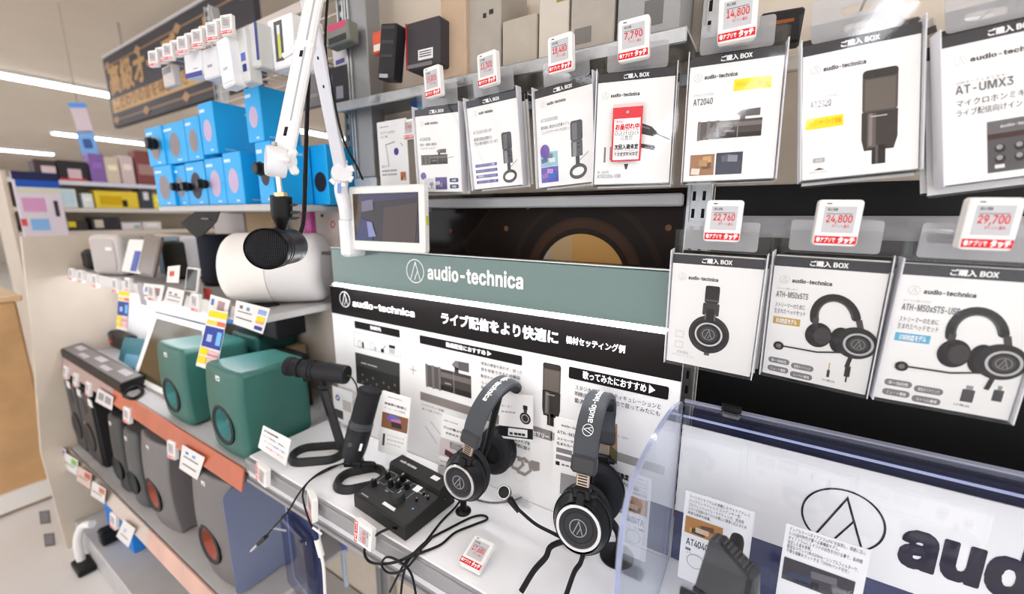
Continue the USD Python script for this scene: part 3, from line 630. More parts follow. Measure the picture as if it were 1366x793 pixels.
c = Card('headphone_card', 'white card in sleeve showing closed headphones seen from the side with silver ring', POSE['L1'])
c.logo(.08, .54, .21); g = c.pic('printed_headphones'); phones(c, g, .49, .66, .42)
c.txt('プロフェッショナル', .06, .93, .34, .016, (190, 190, 192)); c.txt('ATH-M50x', .13, .905, .27, .028, (170, 170, 174)); g = c.pic('printed_icons')
for v in (.72, .82): g.add(c.rect(.09, v-.035, .2, v+.035).difference(c.rect(.105, v-.02, .185, v+.02)), (224, 224, 226), 1)
cards['L1'] = c; c.done()
def headset_card(key, label, model, lab, labcol, jack):
    c = Card('headphone_card', label, POSE[key]); c.logo(.07, .56, .2)
    c.txt('ストリーミング用ヘッドセット', .05, .262, .26, .014, (150, 150, 154)); c.txt(model, .05, .325, .05+.0285*len(model), .046, (104, 104, 108), kind='en', px=50)
    c.txt('ストリーマーのために', .05, .405, .35, .032, (84, 84, 88)); c.txt('生まれたヘッドセット', .05, .455, .36, .032, (84, 84, 88))
    g = c.pic('printed_label'); g.add(c.rect(.05, .49, .32, .55), labcol, 1); c.txt(lab, .08, .535, .29, .032, (250, 250, 250), 1, layer=3, to=g)
    g = c.pic('printed_headset'); phones(c, g, .68, .55, .36, True)
    for k, (u, v, s) in enumerate([(.05, .87, '単一指向性'), (.29, .885, '密閉ダイナミック'), (.05, .945, 'ミュート機能'), (.29, .96, 'スイベル機構')]):
        c.pr.add(c.rect(u, v-.028, u+.22, v+.022, .0035), (128, 126, 128), 1); c.txt(s, u+.03, v+.008, u+.19, .02, (240, 240, 240), 0, layer=3, px=24)
    g = c.pic('printed_plug')
    if jack:
        g.add(c.rect(.645, .80, .655, .86), (196, 160, 90), 1).add(c.rect(.637, .86, .663, .92), (60, 60, 62), 1); g.add(c.rect(.79, .80, .84, .885), (48, 48, 50), 1).add(c.rect(.80, .785, .83, .80), (130, 130, 134), 1).add(c.rect(.807, .885, .823, .93), (60, 60, 62), 1)
    else:
        g.add(c.rect(.64, .83, .73, .92), (78, 76, 78), 1).add(c.rect(.66, .80, .71, .83), (150, 150, 154), 1); g.add(c.rect(.85, .80, .92, .88), (70, 70, 74), 1).add(c.rect(.87, .77, .9, .80), (150, 150, 154), 1)
    c.txt('付属品', .6, .955, .72, .014, (130, 130, 132), layer=1); cards[key] = c; return c.done()
headset_card('L2', 'white card in sleeve showing a headset with boom microphone and a gold label', 'ATH-M50xSTS', 'XLR対応モデル', (196, 160, 84), True)
headset_card('L3', 'white card in sleeve showing a headset with boom microphone and a light blue label', 'ATH-M50xSTS-USB', 'USB対応モデル', (98, 178, 214), False)

# spare cards hanging behind: a plain sleeve with its grey band
spare = None
def spare_card(key, dx, dy, dz, label):
    global spare
    c = cards[key]; pos = np.array(c.pos) + c.R @ np.array([dx, dy, dz])
    if spare is None:
        spare = Thing('spare_card', label, 'card', pos, c.R, 'spare purchase cards behind the front ones')
        w, h = .0552, .163
        spare.part('card', ext(sbox(-w, -h, w, 0), 0, .0012), PAPER)
        b = Print(lift=1e-4); b.add(sbox(-w, -.078*h, w, 0), BAND, 1); spare.part('header_band', b, None)
        spare.part('sleeve', ext(rrect(-w-.002, w+.002, -h-.003, .034, .004).difference(rrect(-.014, .014, .018, .026, .003)), -.0016, -.0011), CLEAR)
    else: dup(spare, label, pos, c.R)
WHO = {'C2': 'the tube microphone card with navy pills', 'C3': 'the card with four purple bars', 'C4': 'the card with violet snapshots', 'C5': 'the card with the red notice', 'C6': 'the tube microphone card with yellow sticker',
       'C7': 'the upright microphone card', 'C8': 'the mixer card', 'L1': 'the side view headphones card', 'L2': 'the headset card with gold label', 'L3': 'the headset card with blue label'}
for key in WHO:
    for k, (dx, dy, dz) in enumerate([(.004, .021, -.003), (.007, .028, .001)]):
        spare_card(key, dx*(1 if key != 'C8' else -1), dy, dz, ('spare card directly behind ' if k == 0 else 'rearmost spare card behind ') + WHO[key])

# red out-of-stock notice on the fifth card
c5 = cards['C5']; R5 = c5.R; p5 = np.array(c5.pos) + R5 @ np.array([(.42-.5)*.11, -.0075, -.295*.163])
no = Thing('stock_notice', 'red and white out of stock notice hung over the fifth card', 'notice', p5, R5)
w, h = .0215, .083
no.part('card', ext(rrect(-w, w, -h, 0, .0008), 0, .0006), M('notice_red', (214, 48, 58), .5))
pr = Print(); X = lambda u: -w+2*w*u; Z = lambda v: -h*v
pr.add(sbox(X(.0), Z(.06), X(1), Z(0)), (232, 196, 196), 1); pr.add(sbox(X(.06), Z(.975), X(.94), Z(.255)), (250, 248, 248), 1)
pr.add(text('在庫のお知らせ', X(.1), Z(.325), .0030, .6*w, 0, px=26), (206, 50, 60), 2)
for s, v, hh, col, b in (('お品切れ中', .435, .0062, (206, 44, 56), 2), ('Out of stock', .545, .0062, (120, 118, 118), 0), ('已售完', .625, .0052, (110, 108, 108), 0), ('次回入荷未定', .785, .0056, (52, 50, 52), 2), ('下次进货时间未定', .905, .0048, (80, 78, 80), 1)):
    ww = w*(1.64 if s != '已售完' else .8); pr.add(text(s, -ww/2, Z(v), hh, ww, b, px=50), col, 2)
for v in (.455, .81): pr.add(sbox(X(.1), Z(v+.006), X(.9), Z(v)), (214, 90, 96), 2)
no.part('lettering', pr, None)
no.part('rivet', cyl((0, -.0012, Z(.15)), (0, .0, Z(.15)), .0022, 12), STEEL)

# electronic price tags: white body, grey screen, red strip
TAGRED = (214, 46, 52)
def tag_parts(t, price, s=1., big=True, small=True):
    w, h, d = .0215*s, .0535*s, .012*s
    t.part('body', rbody(w, h, d), WHITE)
    p = Print(); p.add(sbox(-.0155*s, .0155*s, .0155*s, .046*s), (196, 196, 198), 1)
    if price: p.add(text(price, -.0128*s, .0275*s, .0088*s, .0256*s, 0, 'en', 60), TAGRED, 2)
    if price: p.add(sbox(-.0125*s, .0372*s, .012*s, .0378*s), (60, 60, 64), 2)
    p.add(text('税込価格', -.0125*s, .041*s, .0028*s, .010*s, 0, px=24), (70, 70, 74), 2); p.add(text('ポイント還元', -.006*s, .0218*s, .0028*s, .017*s, 0, px=24), TAGRED, 2)
    if not price:
        for k in range(3): p.add(sbox(-.011*s, (.026+.005*k)*s, .010*s, (.0285+.005*k)*s), (150, 130, 132), 2)
    t.part('screen', moved_print(p, -d/2), None)
    p = Print(); p.add(sbox(-w+.001, .0025*s, w-.001, .0115*s), TAGRED, 1)
    p.add(text('●アプリで', -.019*s, .0050*s, .0042*s, .019*s, 1, px=30), (250, 248, 248), 2); p.add(text('タッチ', .002*s, .0046*s, .0054*s, .0165*s, 2, px=30), (250, 248, 248), 2)
    t.part('red_strip', moved_print(p, -d/2), None)
    p = Print(); p.add(sbox(-.014*s, .0485*s, -.009*s, .0498*s), (60, 60, 64), 1); t.part('marking', moved_print(p, -d/2), None)
def rbody(w, h, d):
    a = ext(rrect(-w, w, 0, h, .004), -d/2, d/2); return trimesh.convex.convex_hull(np.vstack([ext(rrect(-w, w, 0, h, .004), -d/2+.0012, d/2-.0012).vertices, ext(rrect(-w+.0012, w-.0012, .0012, h-.0012, .0035), -d/2, d/2).vertices]))
def moved_print(p, dy):
    for v in p.v: v[:, 1] += dy
    return p
def hook(key, X, Yf, Zc, Ztag, label, bar=.786):
    """a wire hook: the lower prong carries the cards, the upper prong its price tag"""
    t = Thing('display_hook', label, 'hook', (X, bar, z(Zc)), world=True)
    t.part('prong', tube([(X, bar, z(Zc)), (X, Yf+.02, z(Zc)), (X, Yf+.004, z(Zc)), (X, Yf-.006, z(Zc+.008))], .0016, 8), CHROME)
    if Ztag is not None: t.part('tag_wire', tube([(X+.012, bar, z(Zc+.008)), (X+.012, Yf+.06, z(Zc+.012)), (X+.011, Yf+.025, z(Ztag)), (X+.004, Yf-.004, z(Ztag))], .0012, 8), CHROME)
    t.part('bracket', bx(X-.010, X+.020, bar-.0018, bar-.0002, z(Zc-.010), z(Zc+.014), .0006), CHROME)
    if Ztag is not None: t.part('tag_holder', bx(X-.012, X+.014, Yf-.006, Yf-.003, z(Ztag-.012), z(Ztag+.012), .001), HAZY, label='clear tag holder')
tags = [('C2', (580, 110), '19,800', 'price tag with small red digits above the tube microphone card with navy pills', -4), ('C3', (653, 93), '11,300', 'price tag above the card with four purple bars', -6),
        ('C4', (750, 72.5), '18,480', 'price tag reading 18,480 above the card with violet snapshots', -4), ('C5', (847, 53.5), '7,790', 'price tag reading 7,790 above the out of stock notice', 3),
        ('C6', (985, 25), '14,800', 'price tag cut off by the top edge above the yellow stickered tube microphone card', 3), ('L1', (964, 295), '22,760', 'price tag reading 22,760 above the side view headphones card', 5),
        ('L2', (1115, 297.5), '24,800', 'price tag reading 24,800 above the gold labelled headset card', 4), ('L3', (1316, 299), '29,700', 'price tag reading 29,700 above the blue labelled headset card', 8)]
for key, (x, y), price, lab, ya in tags:
    c = cards[key]; Yf = c.pos[1]-.012; up = key[0] == 'C'
    q = P(x, y, Y=Yf-.012); Zc = c.pos[2]-H + (.022 if up else .022)
    s = 1.0 if up else .94
    t = Thing('price_tag', lab, 'price tag', (q[0], Yf-.012, q[2]-.0268*s), rot(ya+(4 if not up else 0), 2, -2 if up else 1)); tag_parts(t, price, s)
    hook(key, c.pos[0], Yf, Zc, q[2]-H, 'chrome wire hook carrying '+WHO[key], .788 if up else .77)
for key in ('C7', 'C8'):
    c = cards[key]; hook(key, c.pos[0], c.pos[1]-.012, c.pos[2]-H+.035, None, 'chrome wire hook carrying '+WHO[key], .788)
# the tag beside the boom arm card
q = P(547, 170, Y=.70); t = Thing('price_tag', 'price tag beside the small boom arm card, lowest of the top row', 'price tag', (q[0], .70, q[2]-.026), rot(-4)); tag_parts(t, '3,980', .8)
# ================================================================ on the white counter
CZ = -.597
def on(x, y, dz=0.): p = P(x, y, Z=CZ+dz); return p
# ---- microphone on the slanted desk stand
FOOT = on(453, 606); DM = float((FOOT-EYE) @ _fw)
def loop_base(t, cen, L, W, yaw, bw, hh, mat):
    """a stadium-shaped ring with a bevelled top"""
    o = LineString([(-L/2+W/2, 0), (L/2-W/2, 0)]).buffer(W/2, quad_segs=14); i = o.buffer(-bw)
    R = rot(yaw)
    lo = exz(o.difference(i), 0, hh*.35); hi = exz(o.buffer(-.003).difference(i.buffer(.003)), hh*.35, hh)
    def bevel(ext_, z0, z1, d): return None
    N = 64; pr = [(0, 0), (0, hh*.3), (bw*.3, hh), (bw*.72, hh), (bw, hh*.3), (bw, 0)]
    v, f = [], []
    for d, zz in pr:
        c = o.buffer(-d) if d else o; e = c.exterior
        for k in range(N):
            q = o.exterior.interpolate(k/N, normalized=True); n = np.array([q.x-np.clip(q.x, -L/2+W/2, L/2-W/2), q.y]); n = n/(np.linalg.norm(n)+1e-9)
            v.append([q.x-n[0]*d, q.y-n[1]*d, zz])
    n = len(pr)
    for a in range(n):
        b = (a+1) % n
        for k in range(N):
            j = (k+1) % N; f += [[a*N+k, a*N+j, b*N+j], [a*N+k, b*N+j, b*N+k]]
    m = trimesh.Trimesh(np.array(v), f, process=False); m.fix_normals()
    return t.part('base', moved(m, R, np.asarray(cen)), mat, smooth=40)
a, b = on(386, 612), on(462, 606)
t = Thing('desk_microphone', 'black tube microphone tilted level on a slanted desk stand with loop base', 'microphone', (a+b)/2, world=True)
STANDM = M('stand_black', (44, 45, 47), .4)
loop_base(t, (a+b)/2, np.linalg.norm(b-a)*1.02, .085, math.degrees(math.atan2(b[1]-a[1], b[0]-a[0])), .017, .017, STANDM)
foot, top = FOOT + [0.0, .008, .012], P(431, 517, D=DM+.0)
ax = (top-foot)/np.linalg.norm(top-foot); R = basis_z(ax, np.array([_cy, _sy, 0]))
t.part('arm', moved(bx(-.012, .012, -.004, .004, 0, np.linalg.norm(top-foot)*.97, .003), R, foot), STANDM)
t.part('arm', moved(bx(-.0105, -.0055, -.006, -.0045, np.linalg.norm(top-foot)*.55, np.linalg.norm(top-foot)*.98, .0006), R, foot), BLACK)
h0, h1 = P(383, 488.5, D=DM+.02), P(463, 500.5, D=DM-.005); ax = (h1-h0)/np.linalg.norm(h1-h0); L = np.linalg.norm(h1-h0); r = .0245
t.part('pivot', [cyl(top-CR*.011, top+CR*.011, .010, 16), cyl(top, top+[0, 0, .03], .009, 14)], BLACK, smooth=40)
GRILLE = M('mesh_black', (30, 30, 33), .55, noise=.6, nscale=1400, bump=.6)
t.part('head', lathe([(0, 0), (r*.9, 0), (r*1.02, .003), (r*1.02, .016), (r*.93, .018), (r*.93, .034), (r*1.02, .036), (r*1.02, .042)], h0, ax, 36), MATTE, smooth=35)
t.part('grille', lathe([(r*.93, .042), (r*.93, .056)], h0, ax, 36), GRILLE)
t.part('body', lathe([(r*1.0, .056), (r*1.0, .060), (r*.97, .062), (r*.97, L-.052), (r*1.0, L-.050), (r*1.0, L-.004), (r*.93, L), (0, L)], h0, ax, 36), M('mic_body', (36, 36, 39), .42), smooth=35)
for k in (.25, .6): t.part('ring', lathe([(r*1.03, .060+k*.03), (r*1.06, .061+k*.03), (r*1.06, .064+k*.03), (r*1.03, .065+k*.03)], h0, ax, 36), BLACK, smooth=35)
q = h0+ax*.052-[0, 0, r*1.0]; t.part('shock_clip', [bx(q[0]-.008, q[0]+.008, q[1]-.006, q[1]+.006, q[2]-.012, q[2]+.004, .003)], BLACK)
q = h1 - ax*.004; t.part('cable', tube([q, q+ax*.02-[0, 0, .01], q+ax*.03-[0, 0, .05], on(476, 590)+[0, 0, .003]], .0022, 8), M('yellow_black_cable', (60, 56, 20), .4))
q = on(478, 588); 

# ---- upright condenser microphone on its oval stand
B2 = on(496, 632); D2 = float((B2-EYE) @ _fw)
a, b = on(444, 650), on(518, 634)
t = Thing('desk_microphone', 'black upright condenser microphone with a small white sticker on an oval stand', 'microphone', (a+b)/2, world=True)
loop_base(t, (a+b)/2, np.linalg.norm(b-a), .085, math.degrees(math.atan2(b[1]-a[1], b[0]-a[0])), .018, .015, STANDM)
m0, m1 = P(469.5, 611, D=D2-.01), P(494.5, 518, D=D2-.005); ax = (m1-m0)/np.linalg.norm(m1-m0); L = np.linalg.norm(m1-m0); r = .0275
t.part('body', lathe([(0, 0), (r*.78, 0), (r*.88, .003), (r*.98, .02), (r, .03), (r, L*.42), (r*.97, L*.43)], m0, ax, 40), M('mic_body', (36, 36, 39), .42), smooth=35)
t.part('band', lathe([(r*.97, L*.43), (r*1.01, L*.435), (r*1.01, L*.455), (r*.97, L*.46), (r*.97, L*.475), (r*1.02, L*.48), (r*1.02, L*.50), (r*.96, L*.505), (r*.96, L*.525)], m0, ax, 40), M('band_grey', (70, 70, 74), .3), smooth=35)
t.part('grille', lathe([(r*.96, L*.525), (r*.96, L*.93)], m0, ax, 40), GRILLE, smooth=35)
t.part('cap', lathe([(r*.96, L*.93), (r*1.0, L*.94), (r*1.0, L*.965), (r*.96, L*.985), (r*.8, L), (0, L*1.005)], m0, ax, 40), MATTE, smooth=35)
view = EYE-m0; view /= np.linalg.norm(view); sx_ = np.cross(ax, view); sx_ /= np.linalg.norm(sx_)
fr = basis(sx_*-1 if sx_@CR < 0 else sx_, ax)                                 # a frame whose -y looks at the viewer
st = m0 + ax*L*.17 + fr[:, 0]*r*.42
t.part('sticker', moved(bx(-.004, .004, -r*.93, -r*.91, 0, .017), fr, st), PAPER, label='small white sticker')
lg = Print((m0+ax*L*.2 - fr[:, 1]*r*1.0 - fr[:, 0]*.012, fr)); lg.add(emblem(0, .006, .0045, .14), (120, 120, 124), 1); t.part('emblem', lg, None)
for k in (.36, .40): q = m0+ax*L*k; t.part('ring', lathe([(r*.99, 0), (r*1.02, .0008), (r*1.02, .002), (r*.99, .0028)], q, ax, 40), BLACK, smooth=35)
q = m0-ax*.012
t.part('swivel', [cyl(m0-ax*.004, q, .012, 18), cyl(q-CR*.013, q+CR*.018, .010, 18), tube([q+CR*.012, q+CR*.03+[0, 0, -.004], B2+CR*.004+[0, 0, .022], B2+[0, 0, .012]], .008, 12)], BLACK, smooth=40)
t.part('swivel_knob', cyl(q+CR*.018, q+CR*.027, .012, 14), BLACK, smooth=40)

# ---- small mixer / audio interface
MXC = np.array([-.590, .532, z(CZ)]); MR = rot(-4)
t = Thing('audio_mixer', 'black audio mixer with rotary knobs and raised back lying at the counter front', 'mixer', MXC, MR)
w, d, h = .080, .066, .030
sec = Polygon([(-d, .002), (d, .002), (d, .052), (d-.004, .056), (d-.036, .056), (d-.040, .052), (d-.042, .040), (-d+.002, h), (-d, h-.002)])
t.part('body', exx(sec, -w, w), M('mixer_body', (38, 38, 36), .45, noise=.12, nscale=500))
slope = math.degrees(math.atan2(.040-h, (d-.042)-(-d+.002)))
fp = np.array([0, -d+.002, h]); Rf = rot(0, -90+slope)          # the sloping front panel; local x right, z up the slope
pp = Print((fp+[0, 0, .0003], Rf)); U = lambda u: -w+2*w*u; V = lambda v: v*.0895
pp.add(sbox(U(.015), V(.02), U(.985), V(.98)), (52, 52, 52), 1)
for u, v, uu, vv in ((.06, .55, .22, .95), (.28, .50, .46, .97), (.52, .5, .66, .97)): g = rrect(U(u), U(uu), V(v), V(vv), .004); pp.add(g.difference(g.buffer(-.0009)), (150, 170, 172), 2)
for s, u, v in (('MIC', .08, .5), ('LINE', .3, .44), ('MONITOR', .58, .14), ('LOOP BACK', .7, .82), ('STREAMING', .07, .08)): pp.add(text(s, U(u), V(v), .0028, None, 0, 'en', 30), (210, 212, 212), 2)
pp.add(sbox(U(.60), V(.80), U(.70), V(.98)), (236, 236, 236), 3); pp.add(sbox(U(.46), V(.14), U(.68), V(.22)), (232, 232, 232), 3)
pp.add(Point(U(.86), V(.42)).buffer(.0022), (110, 180, 250), 3)
t.part('panel_print', pp, None)
def knob(u, v, r, hh, mat=BLACK):
    p0 = fp + Rf @ np.array([U(u), -.0004, V(v)]); n = Rf @ np.array([0, -1., 0])
    k = t.part('knob', lathe([(0, 0), (r*1.08, 0), (r*1.0, hh*.3), (r*.92, hh*.95), (r*.8, hh), (0, hh)], p0, n, 18), mat, smooth=40)
    e = p0+n*(hh+.0003); t.part('pointer', moved(bx(-.0005, .0005, -.0004, 0, 0, r*.75), Rf, e), PAPER, k)
for u, v in ((.10, .42), (.14, .76), (.30, .62), (.36, .90), (.40, .70), (.52, .78)): knob(u, v, .0062, .015)
knob(.60, .42, .0125, .017, M('big_knob', (46, 46, 47), .5))
for u, v in ((.80, .84), (.90, .80), (.80, .62)): knob(u, v, .003, .006)
pt = Print((np.array([0, d-.0365, .0563]), rot(0, -90))); pt.add(text('audio-technica', -.064, .012, .0065, .052, 1, 'en', 40), (225, 225, 222), 1); pt.add(sbox(.036, .010, .056, .022), (236, 236, 236), 1); t.part('lettering', pt, None)
sd = Print((np.array([w+.0002, 0, 0]), rot(90))); 
for k in range(2): sd.add(Point(d-.028+.017*k, .026).buffer(.005), (20, 20, 21), 1).add(Point(d-.028+.017*k, .026).buffer(.0026), (90, 90, 94), 2)
t.part('socket', sd, None)
for sx in (-1, 1):
    for sy in (-1, 1): t.part('foot', bx(sx*(w-.02)-.006, sx*(w-.02)+.006, sy*(d-.02)-.006, sy*(d-.02)+.006, 0, .002), CABLEM)

# ---- headphones
HBAND = M('headband_vinyl', (74, 77, 82), .5, bump=.15, nscale=900)
SLIDE = M('slider_metal', (188, 168, 150), .3, metal=.7)
HSHELL = M('headphone_shell', (30, 30, 32), .32)
PADM = M('ear_pad', (34, 35, 39), .62, bump=.2, nscale=700)
RINGM = M('silver_ring', (222, 222, 224), .2, metal=.85)
def headphones(name, label, cen, R, boom=False, textflip=False, dx=.066):
    t = Thing(name, label, 'headphones' if not boom else 'headset', cen, R)
    th = np.linspace(math.radians(-8), math.radians(188), 40); rx, rz, z0 = dx+.008, .070, .083
    path = np.stack([rx*np.cos(th), np.zeros(40), z0+rz*np.sin(th)], 1)
    hw = .0185
    sec = [(-hw, -.003), (-hw+.003, -.0055), (hw-.003, -.0055), (hw, -.003), (hw, .003), (hw-.003, .0055), (-hw+.003, .0055), (-hw, .003)]
    n_ = lambda i: np.array([math.cos(th[i])/rx, 0, math.sin(th[i])/rz])
    hb = ribbon(path, (0, 1, 0), sec); hb.fix_normals(); t.part('headband', hb, HBAND, smooth=40)
    ins = path[9:31].copy(); ins[:, 0] *= .93; ins[:, 2] = z0+(ins[:, 2]-z0)*.9
    pd = ribbon(ins, (0, 1, 0), [(-hw*.92, -.005), (-hw*.6, -.008), (hw*.6, -.008), (hw*.92, -.005), (hw*.92, .003), (-hw*.92, .003)]); pd.fix_normals(); t.part('band_pad', pd, PADM, smooth=40)
    # white lettering wrapped over the band
    g = text('audio-technica', 0, 0, .0098, .086, 1, 'en', 80); lp = Print(); lp.add(emblem(-.010, .0045, .0085, .12), (245, 245, 245), 0); lp.add(g, (245, 245, 245), 0)
    arc = np.concatenate([[0], np.cumsum(np.linalg.norm(np.diff(path, axis=0), axis=1))])
    for k in range(len(lp.v)):
        s = .050 + lp.v[k][:, 0]; tt = .005-lp.v[k][:, 2]
        if textflip: s = .150-lp.v[k][:, 0]; tt = -tt
        X = np.interp(s, arc, path[:, 0]); Z = np.interp(s, arc, path[:, 2]); nx = X/rx**2; nz = (Z-z0)/rz**2; nn = np.hypot(nx, nz)
        lp.v[k] = np.stack([X+nx/nn*.0060, tt, Z+nz/nn*.0060], 1)
    t.part('lettering', lp, None)
    for s in (1, -1):
        xe = s*(rx+.0012)
        t.part('band_end', bx(xe-.0085, xe+.0085, -.0195, .0195, .050, .078, .004), M('band_end_cap', (66, 66, 68), .4))
        t.part('slider', bx(xe-.003, xe+.003, -.010, .010, .030, .0495, .001), SLIDE)
        for k in range(4): t.part('slider_notch', bx(xe+s*.003, xe+s*.0036, -.007, .007, .033+.0042*k, .0345+.0042*k), BLACK, kind=None)
        yk = t.part('yoke', [bx(xe-.006, xe+.007, -.014, .014, .012, .0295, .003), bx(xe-.002*s-.004, xe-.002*s+.004, -.0225, .0225, .016, .024, .002)], HSHELL)
        t.part('yoke_button', bx(xe+s*.0075-.002, xe+s*.0075+.003, -.006, .006, .006, .024, .0012), BLACK, yk)
        # cup, turned about the lateral axis; the shell is a little taller than wide
        o = np.array([s*(dx-.032), 0, -.030]); d_ = (s, 0, 0)
        t.part('ear_pad', lathe([(.020, 0), (.032, -.002), (.042, .004), (.0445, .011), (.042, .018), (.030, .0195)], o, d_, 40, 1.2), PADM, smooth=50)
        t.part('inner_cloth', lathe([(0, .008), (.026, .006)], o, d_, 30, 1.2), MATTE)
        cup = t.part('ear_cup', lathe([(.038, .0195), (.0430, .0215), (.0440, .026), (.0430, .033), (.0395, .038), (.0375, .043), (.0355, .0475), (.0345, .048)], o, d_, 44, 1.10), HSHELL, smooth=35)
        t.part('rim', lathe([(.0440, .0255), (.0457, .0262), (.0457, .0288), (.0440, .0295)], o, d_, 44, 1.10), BLACK, cup, smooth=35)
        t.part('silver_ring', lathe([(.0348, .0475), (.0340, .0496), (.0298, .0496), (.0290, .0475)], o, d_, 44), RINGM, cup, smooth=35)
        t.part('cover', lathe([(.0292, .0478), (.026, .0464), (.0235, .0462), (.0215, .0482), (0, .0484)], o, d_, 40), M('cup_cover', (48, 48, 51), .35), cup, smooth=35)
        e = Print((o+np.array([s*.0488, 0, 0]), basis((0, s*1., 0), (0, 0, 1)))); e.add(emblem(0, 0, .0135, .12), (150, 150, 154), 1)
        t.part('emblem', e, None, cup)
    return t
def pose(near, far, up):
    x = near-far; x /= np.linalg.norm(x); return basis(x, up)
near, far = P(623, 634, D=.79), P(662, 600, D=.885); upv = P(690, 512, D=.86)-(near+far)/2; upv[2] += 0
R1 = pose(near, far, upv); C1_ = (near+far)/2 + R1[:, 2]*.030
headphones('headphones', 'dark closed headphones with a silver ring leaning on a black stand', C1_, R1, False, True)
near2, far2 = P(775, 698, D=.625), P(800, 652, D=.745); up2 = P(800, 545, D=.69)-(near2+far2)/2
R2 = pose(near2, far2, up2); C2_ = (near2+far2)/2 + R2[:, 2]*.030
hs = headphones('headset', 'dark headset with boom microphone hanging beside the clear display case', C2_, R2, True, False)
# boom microphone of the headset, in the headset's own frame
loc = lambda p: R2.T @ (np.asarray(p)-C2_)
b0, b1 = loc(P(757, 722, D=.63)), loc(P(683, 672, D=.66))
bt = hs.part('boom', tube([b0, loc(P(738, 712, D=.63)), loc(P(715, 700, D=.645)), loc(P(697, 685, D=.655)), loc(P(690, 678, D=.66))], .0026, 10), CABLEM)
tp = loc(P(690, 680, D=.66)); te = loc(P(676, 661, D=.665)); ax = (te-tp)/np.linalg.norm(te-tp)
hs.part('boom_sleeve', lathe([(0, 0), (.0036, 0), (.0055, .02), (.006, .024), (0, .024)], tp-ax*.004, ax, 16), BLACK, smooth=40)
vw = R2.T @ (P(660, 662, D=.6)-P(672, 657, D=.665)); vw /= np.linalg.norm(vw); vw = R2.T @ ((EYE-P(672, 657, D=.665))/np.linalg.norm(EYE-P(672, 657, D=.665)) + np.array([-.25, 0, 0]))
vw /= np.linalg.norm(vw)
mc = loc(P(673, 657.5, D=.665)); ms = hs.part('boom_microphone', lathe([(0, -.012), (.008, -.012), (.0105, -.008), (.0115, 0), (.0115, .004), (.0095, .006), (.0085, .0045)], mc, vw, 24), HSHELL, smooth=40)
hs.part('grille', lathe([(.0088, .0047), (0, .0055)], mc, vw, 24), GRILLE, ms); hs.part('ring', lathe([(.0112, .0044), (.0104, .0062), (.0090, .0062), (.0086, .0046)], mc, vw, 24), RINGM, ms, smooth=40)
# stands
f1 = on(618, 683); t = Thing('headphone_stand', 'short black post carrying the silver ringed headphones', 'stand', f1, world=True)
top1 = C1_ + R1[:, 2]*.139
t.part('post', tube([f1+[0, 0, .001], f1+[0.002, .006, .05], C1_-R1[:, 2]*.01-R1[:, 0]*.0, C1_+R1[:, 2]*.08, top1], .0068, 12), BLACK)
t.part('foot', lathe([(0, 0), (.016, 0), (.016, .003), (.010, .006), (0, .006)], f1+[0, 0, .0003], (0, 0, 1), 20), BLACK, smooth=40)
f2 = np.array([C2_[0]+.035, C2_[1]+.045, z(CZ)]); t = Thing('headphone_stand', 'black post behind the boom microphone headset', 'stand', f2, world=True)
t.part('post', tube([f2+[0, 0, .001], f2+[0, 0, .05], C2_-R2[:, 2]*.01, C2_+R2[:, 2]*.08, C2_+R2[:, 2]*.139], .0068, 12), BLACK)
t.part('foot', lathe([(0, 0), (.03, 0), (.03, .003), (.010, .006), (0, .006)], f2+[0, 0, .0003], (0, 0, 1), 24), BLACK, smooth=40)

# ---- cables
def cable(label, pts, r=.0022, mat=CABLEM, name='cable', extra=None):
    t = Thing(name, label, 'cable', np.asarray(pts[-1]), world=True); t.part('cord', tube(pts, r, 8, 5), mat)
    return t
lift = .0025
cable('headphone cord falling from the silver ringed headphones to the counter front', [C1_-R1[:, 2]*.065+R1[:, 0]*.045, on(610, 674, .012), on(588, 697, lift), on(564, 728, .004), P(546, 746, Y=.434), P(538, 768, Y=.428), P(534, 800, Y=.425)])
cable('folded black cord lying in a long loop on the white counter', [on(545, 745, lift), on(571, 721, lift), on(600, 705, lift), on(628, 691, lift), on(644, 688, .004), on(650, 693, .004), on(631, 701, lift), on(607, 711, lift), on(588, 727, lift), on(562, 738, lift), P(542, 749, Y=.434), P(520, 790, Y=.428)])
cable('thin grey cord running along the foot of the poster', [on(624, 661, lift), on(640, 668, lift), on(660, 671, lift), on(684, 668, lift), on(700, 663, lift), on(716, 668, lift)], .0018, M('grey_cord', (96, 96, 100), .5))
fY = .425
cable('black mixer cord looping over the counter front edge', [P(529, 706, Y=.463), P(521, 705, Y=.448), P(505, 712, Y=.436), P(492, 723, Y=.428), P(486, 736, Y=fY), P(492, 749, Y=fY), P(510, 753, Y=fY), P(535, 748, Y=fY), P(560, 733, Y=.432), P(571, 723, Y=.446), P(577, 716, Y=.458)], .0025)
cable('thin black cord coiled below the counter edge', [P(562, 735, Y=.43), P(540, 760, Y=.42), P(520, 765, Y=.42), P(509, 755, Y=.42), P(515, 744, Y=.42), P(530, 748, Y=.42), P(548, 765, Y=.42), P(556, 800, Y=.42)], .002)
u = cable('black USB cord hanging over the counter edge with its plug pointing left', [on(472, 614, .02), on(454, 620, .006), on(433, 630, .004), P(414, 641, Y=.45), P(398, 660, Y=.43), P(384, 683, Y=.42), P(364, 705, Y=.415), P(355, 716, Y=.412)], .002)
p0, p1, p2 = P(355, 716, Y=.412), P(345, 726, Y=.41), P(336, 734, Y=.408); R = basis(p1-p0, (0, 0, 1))
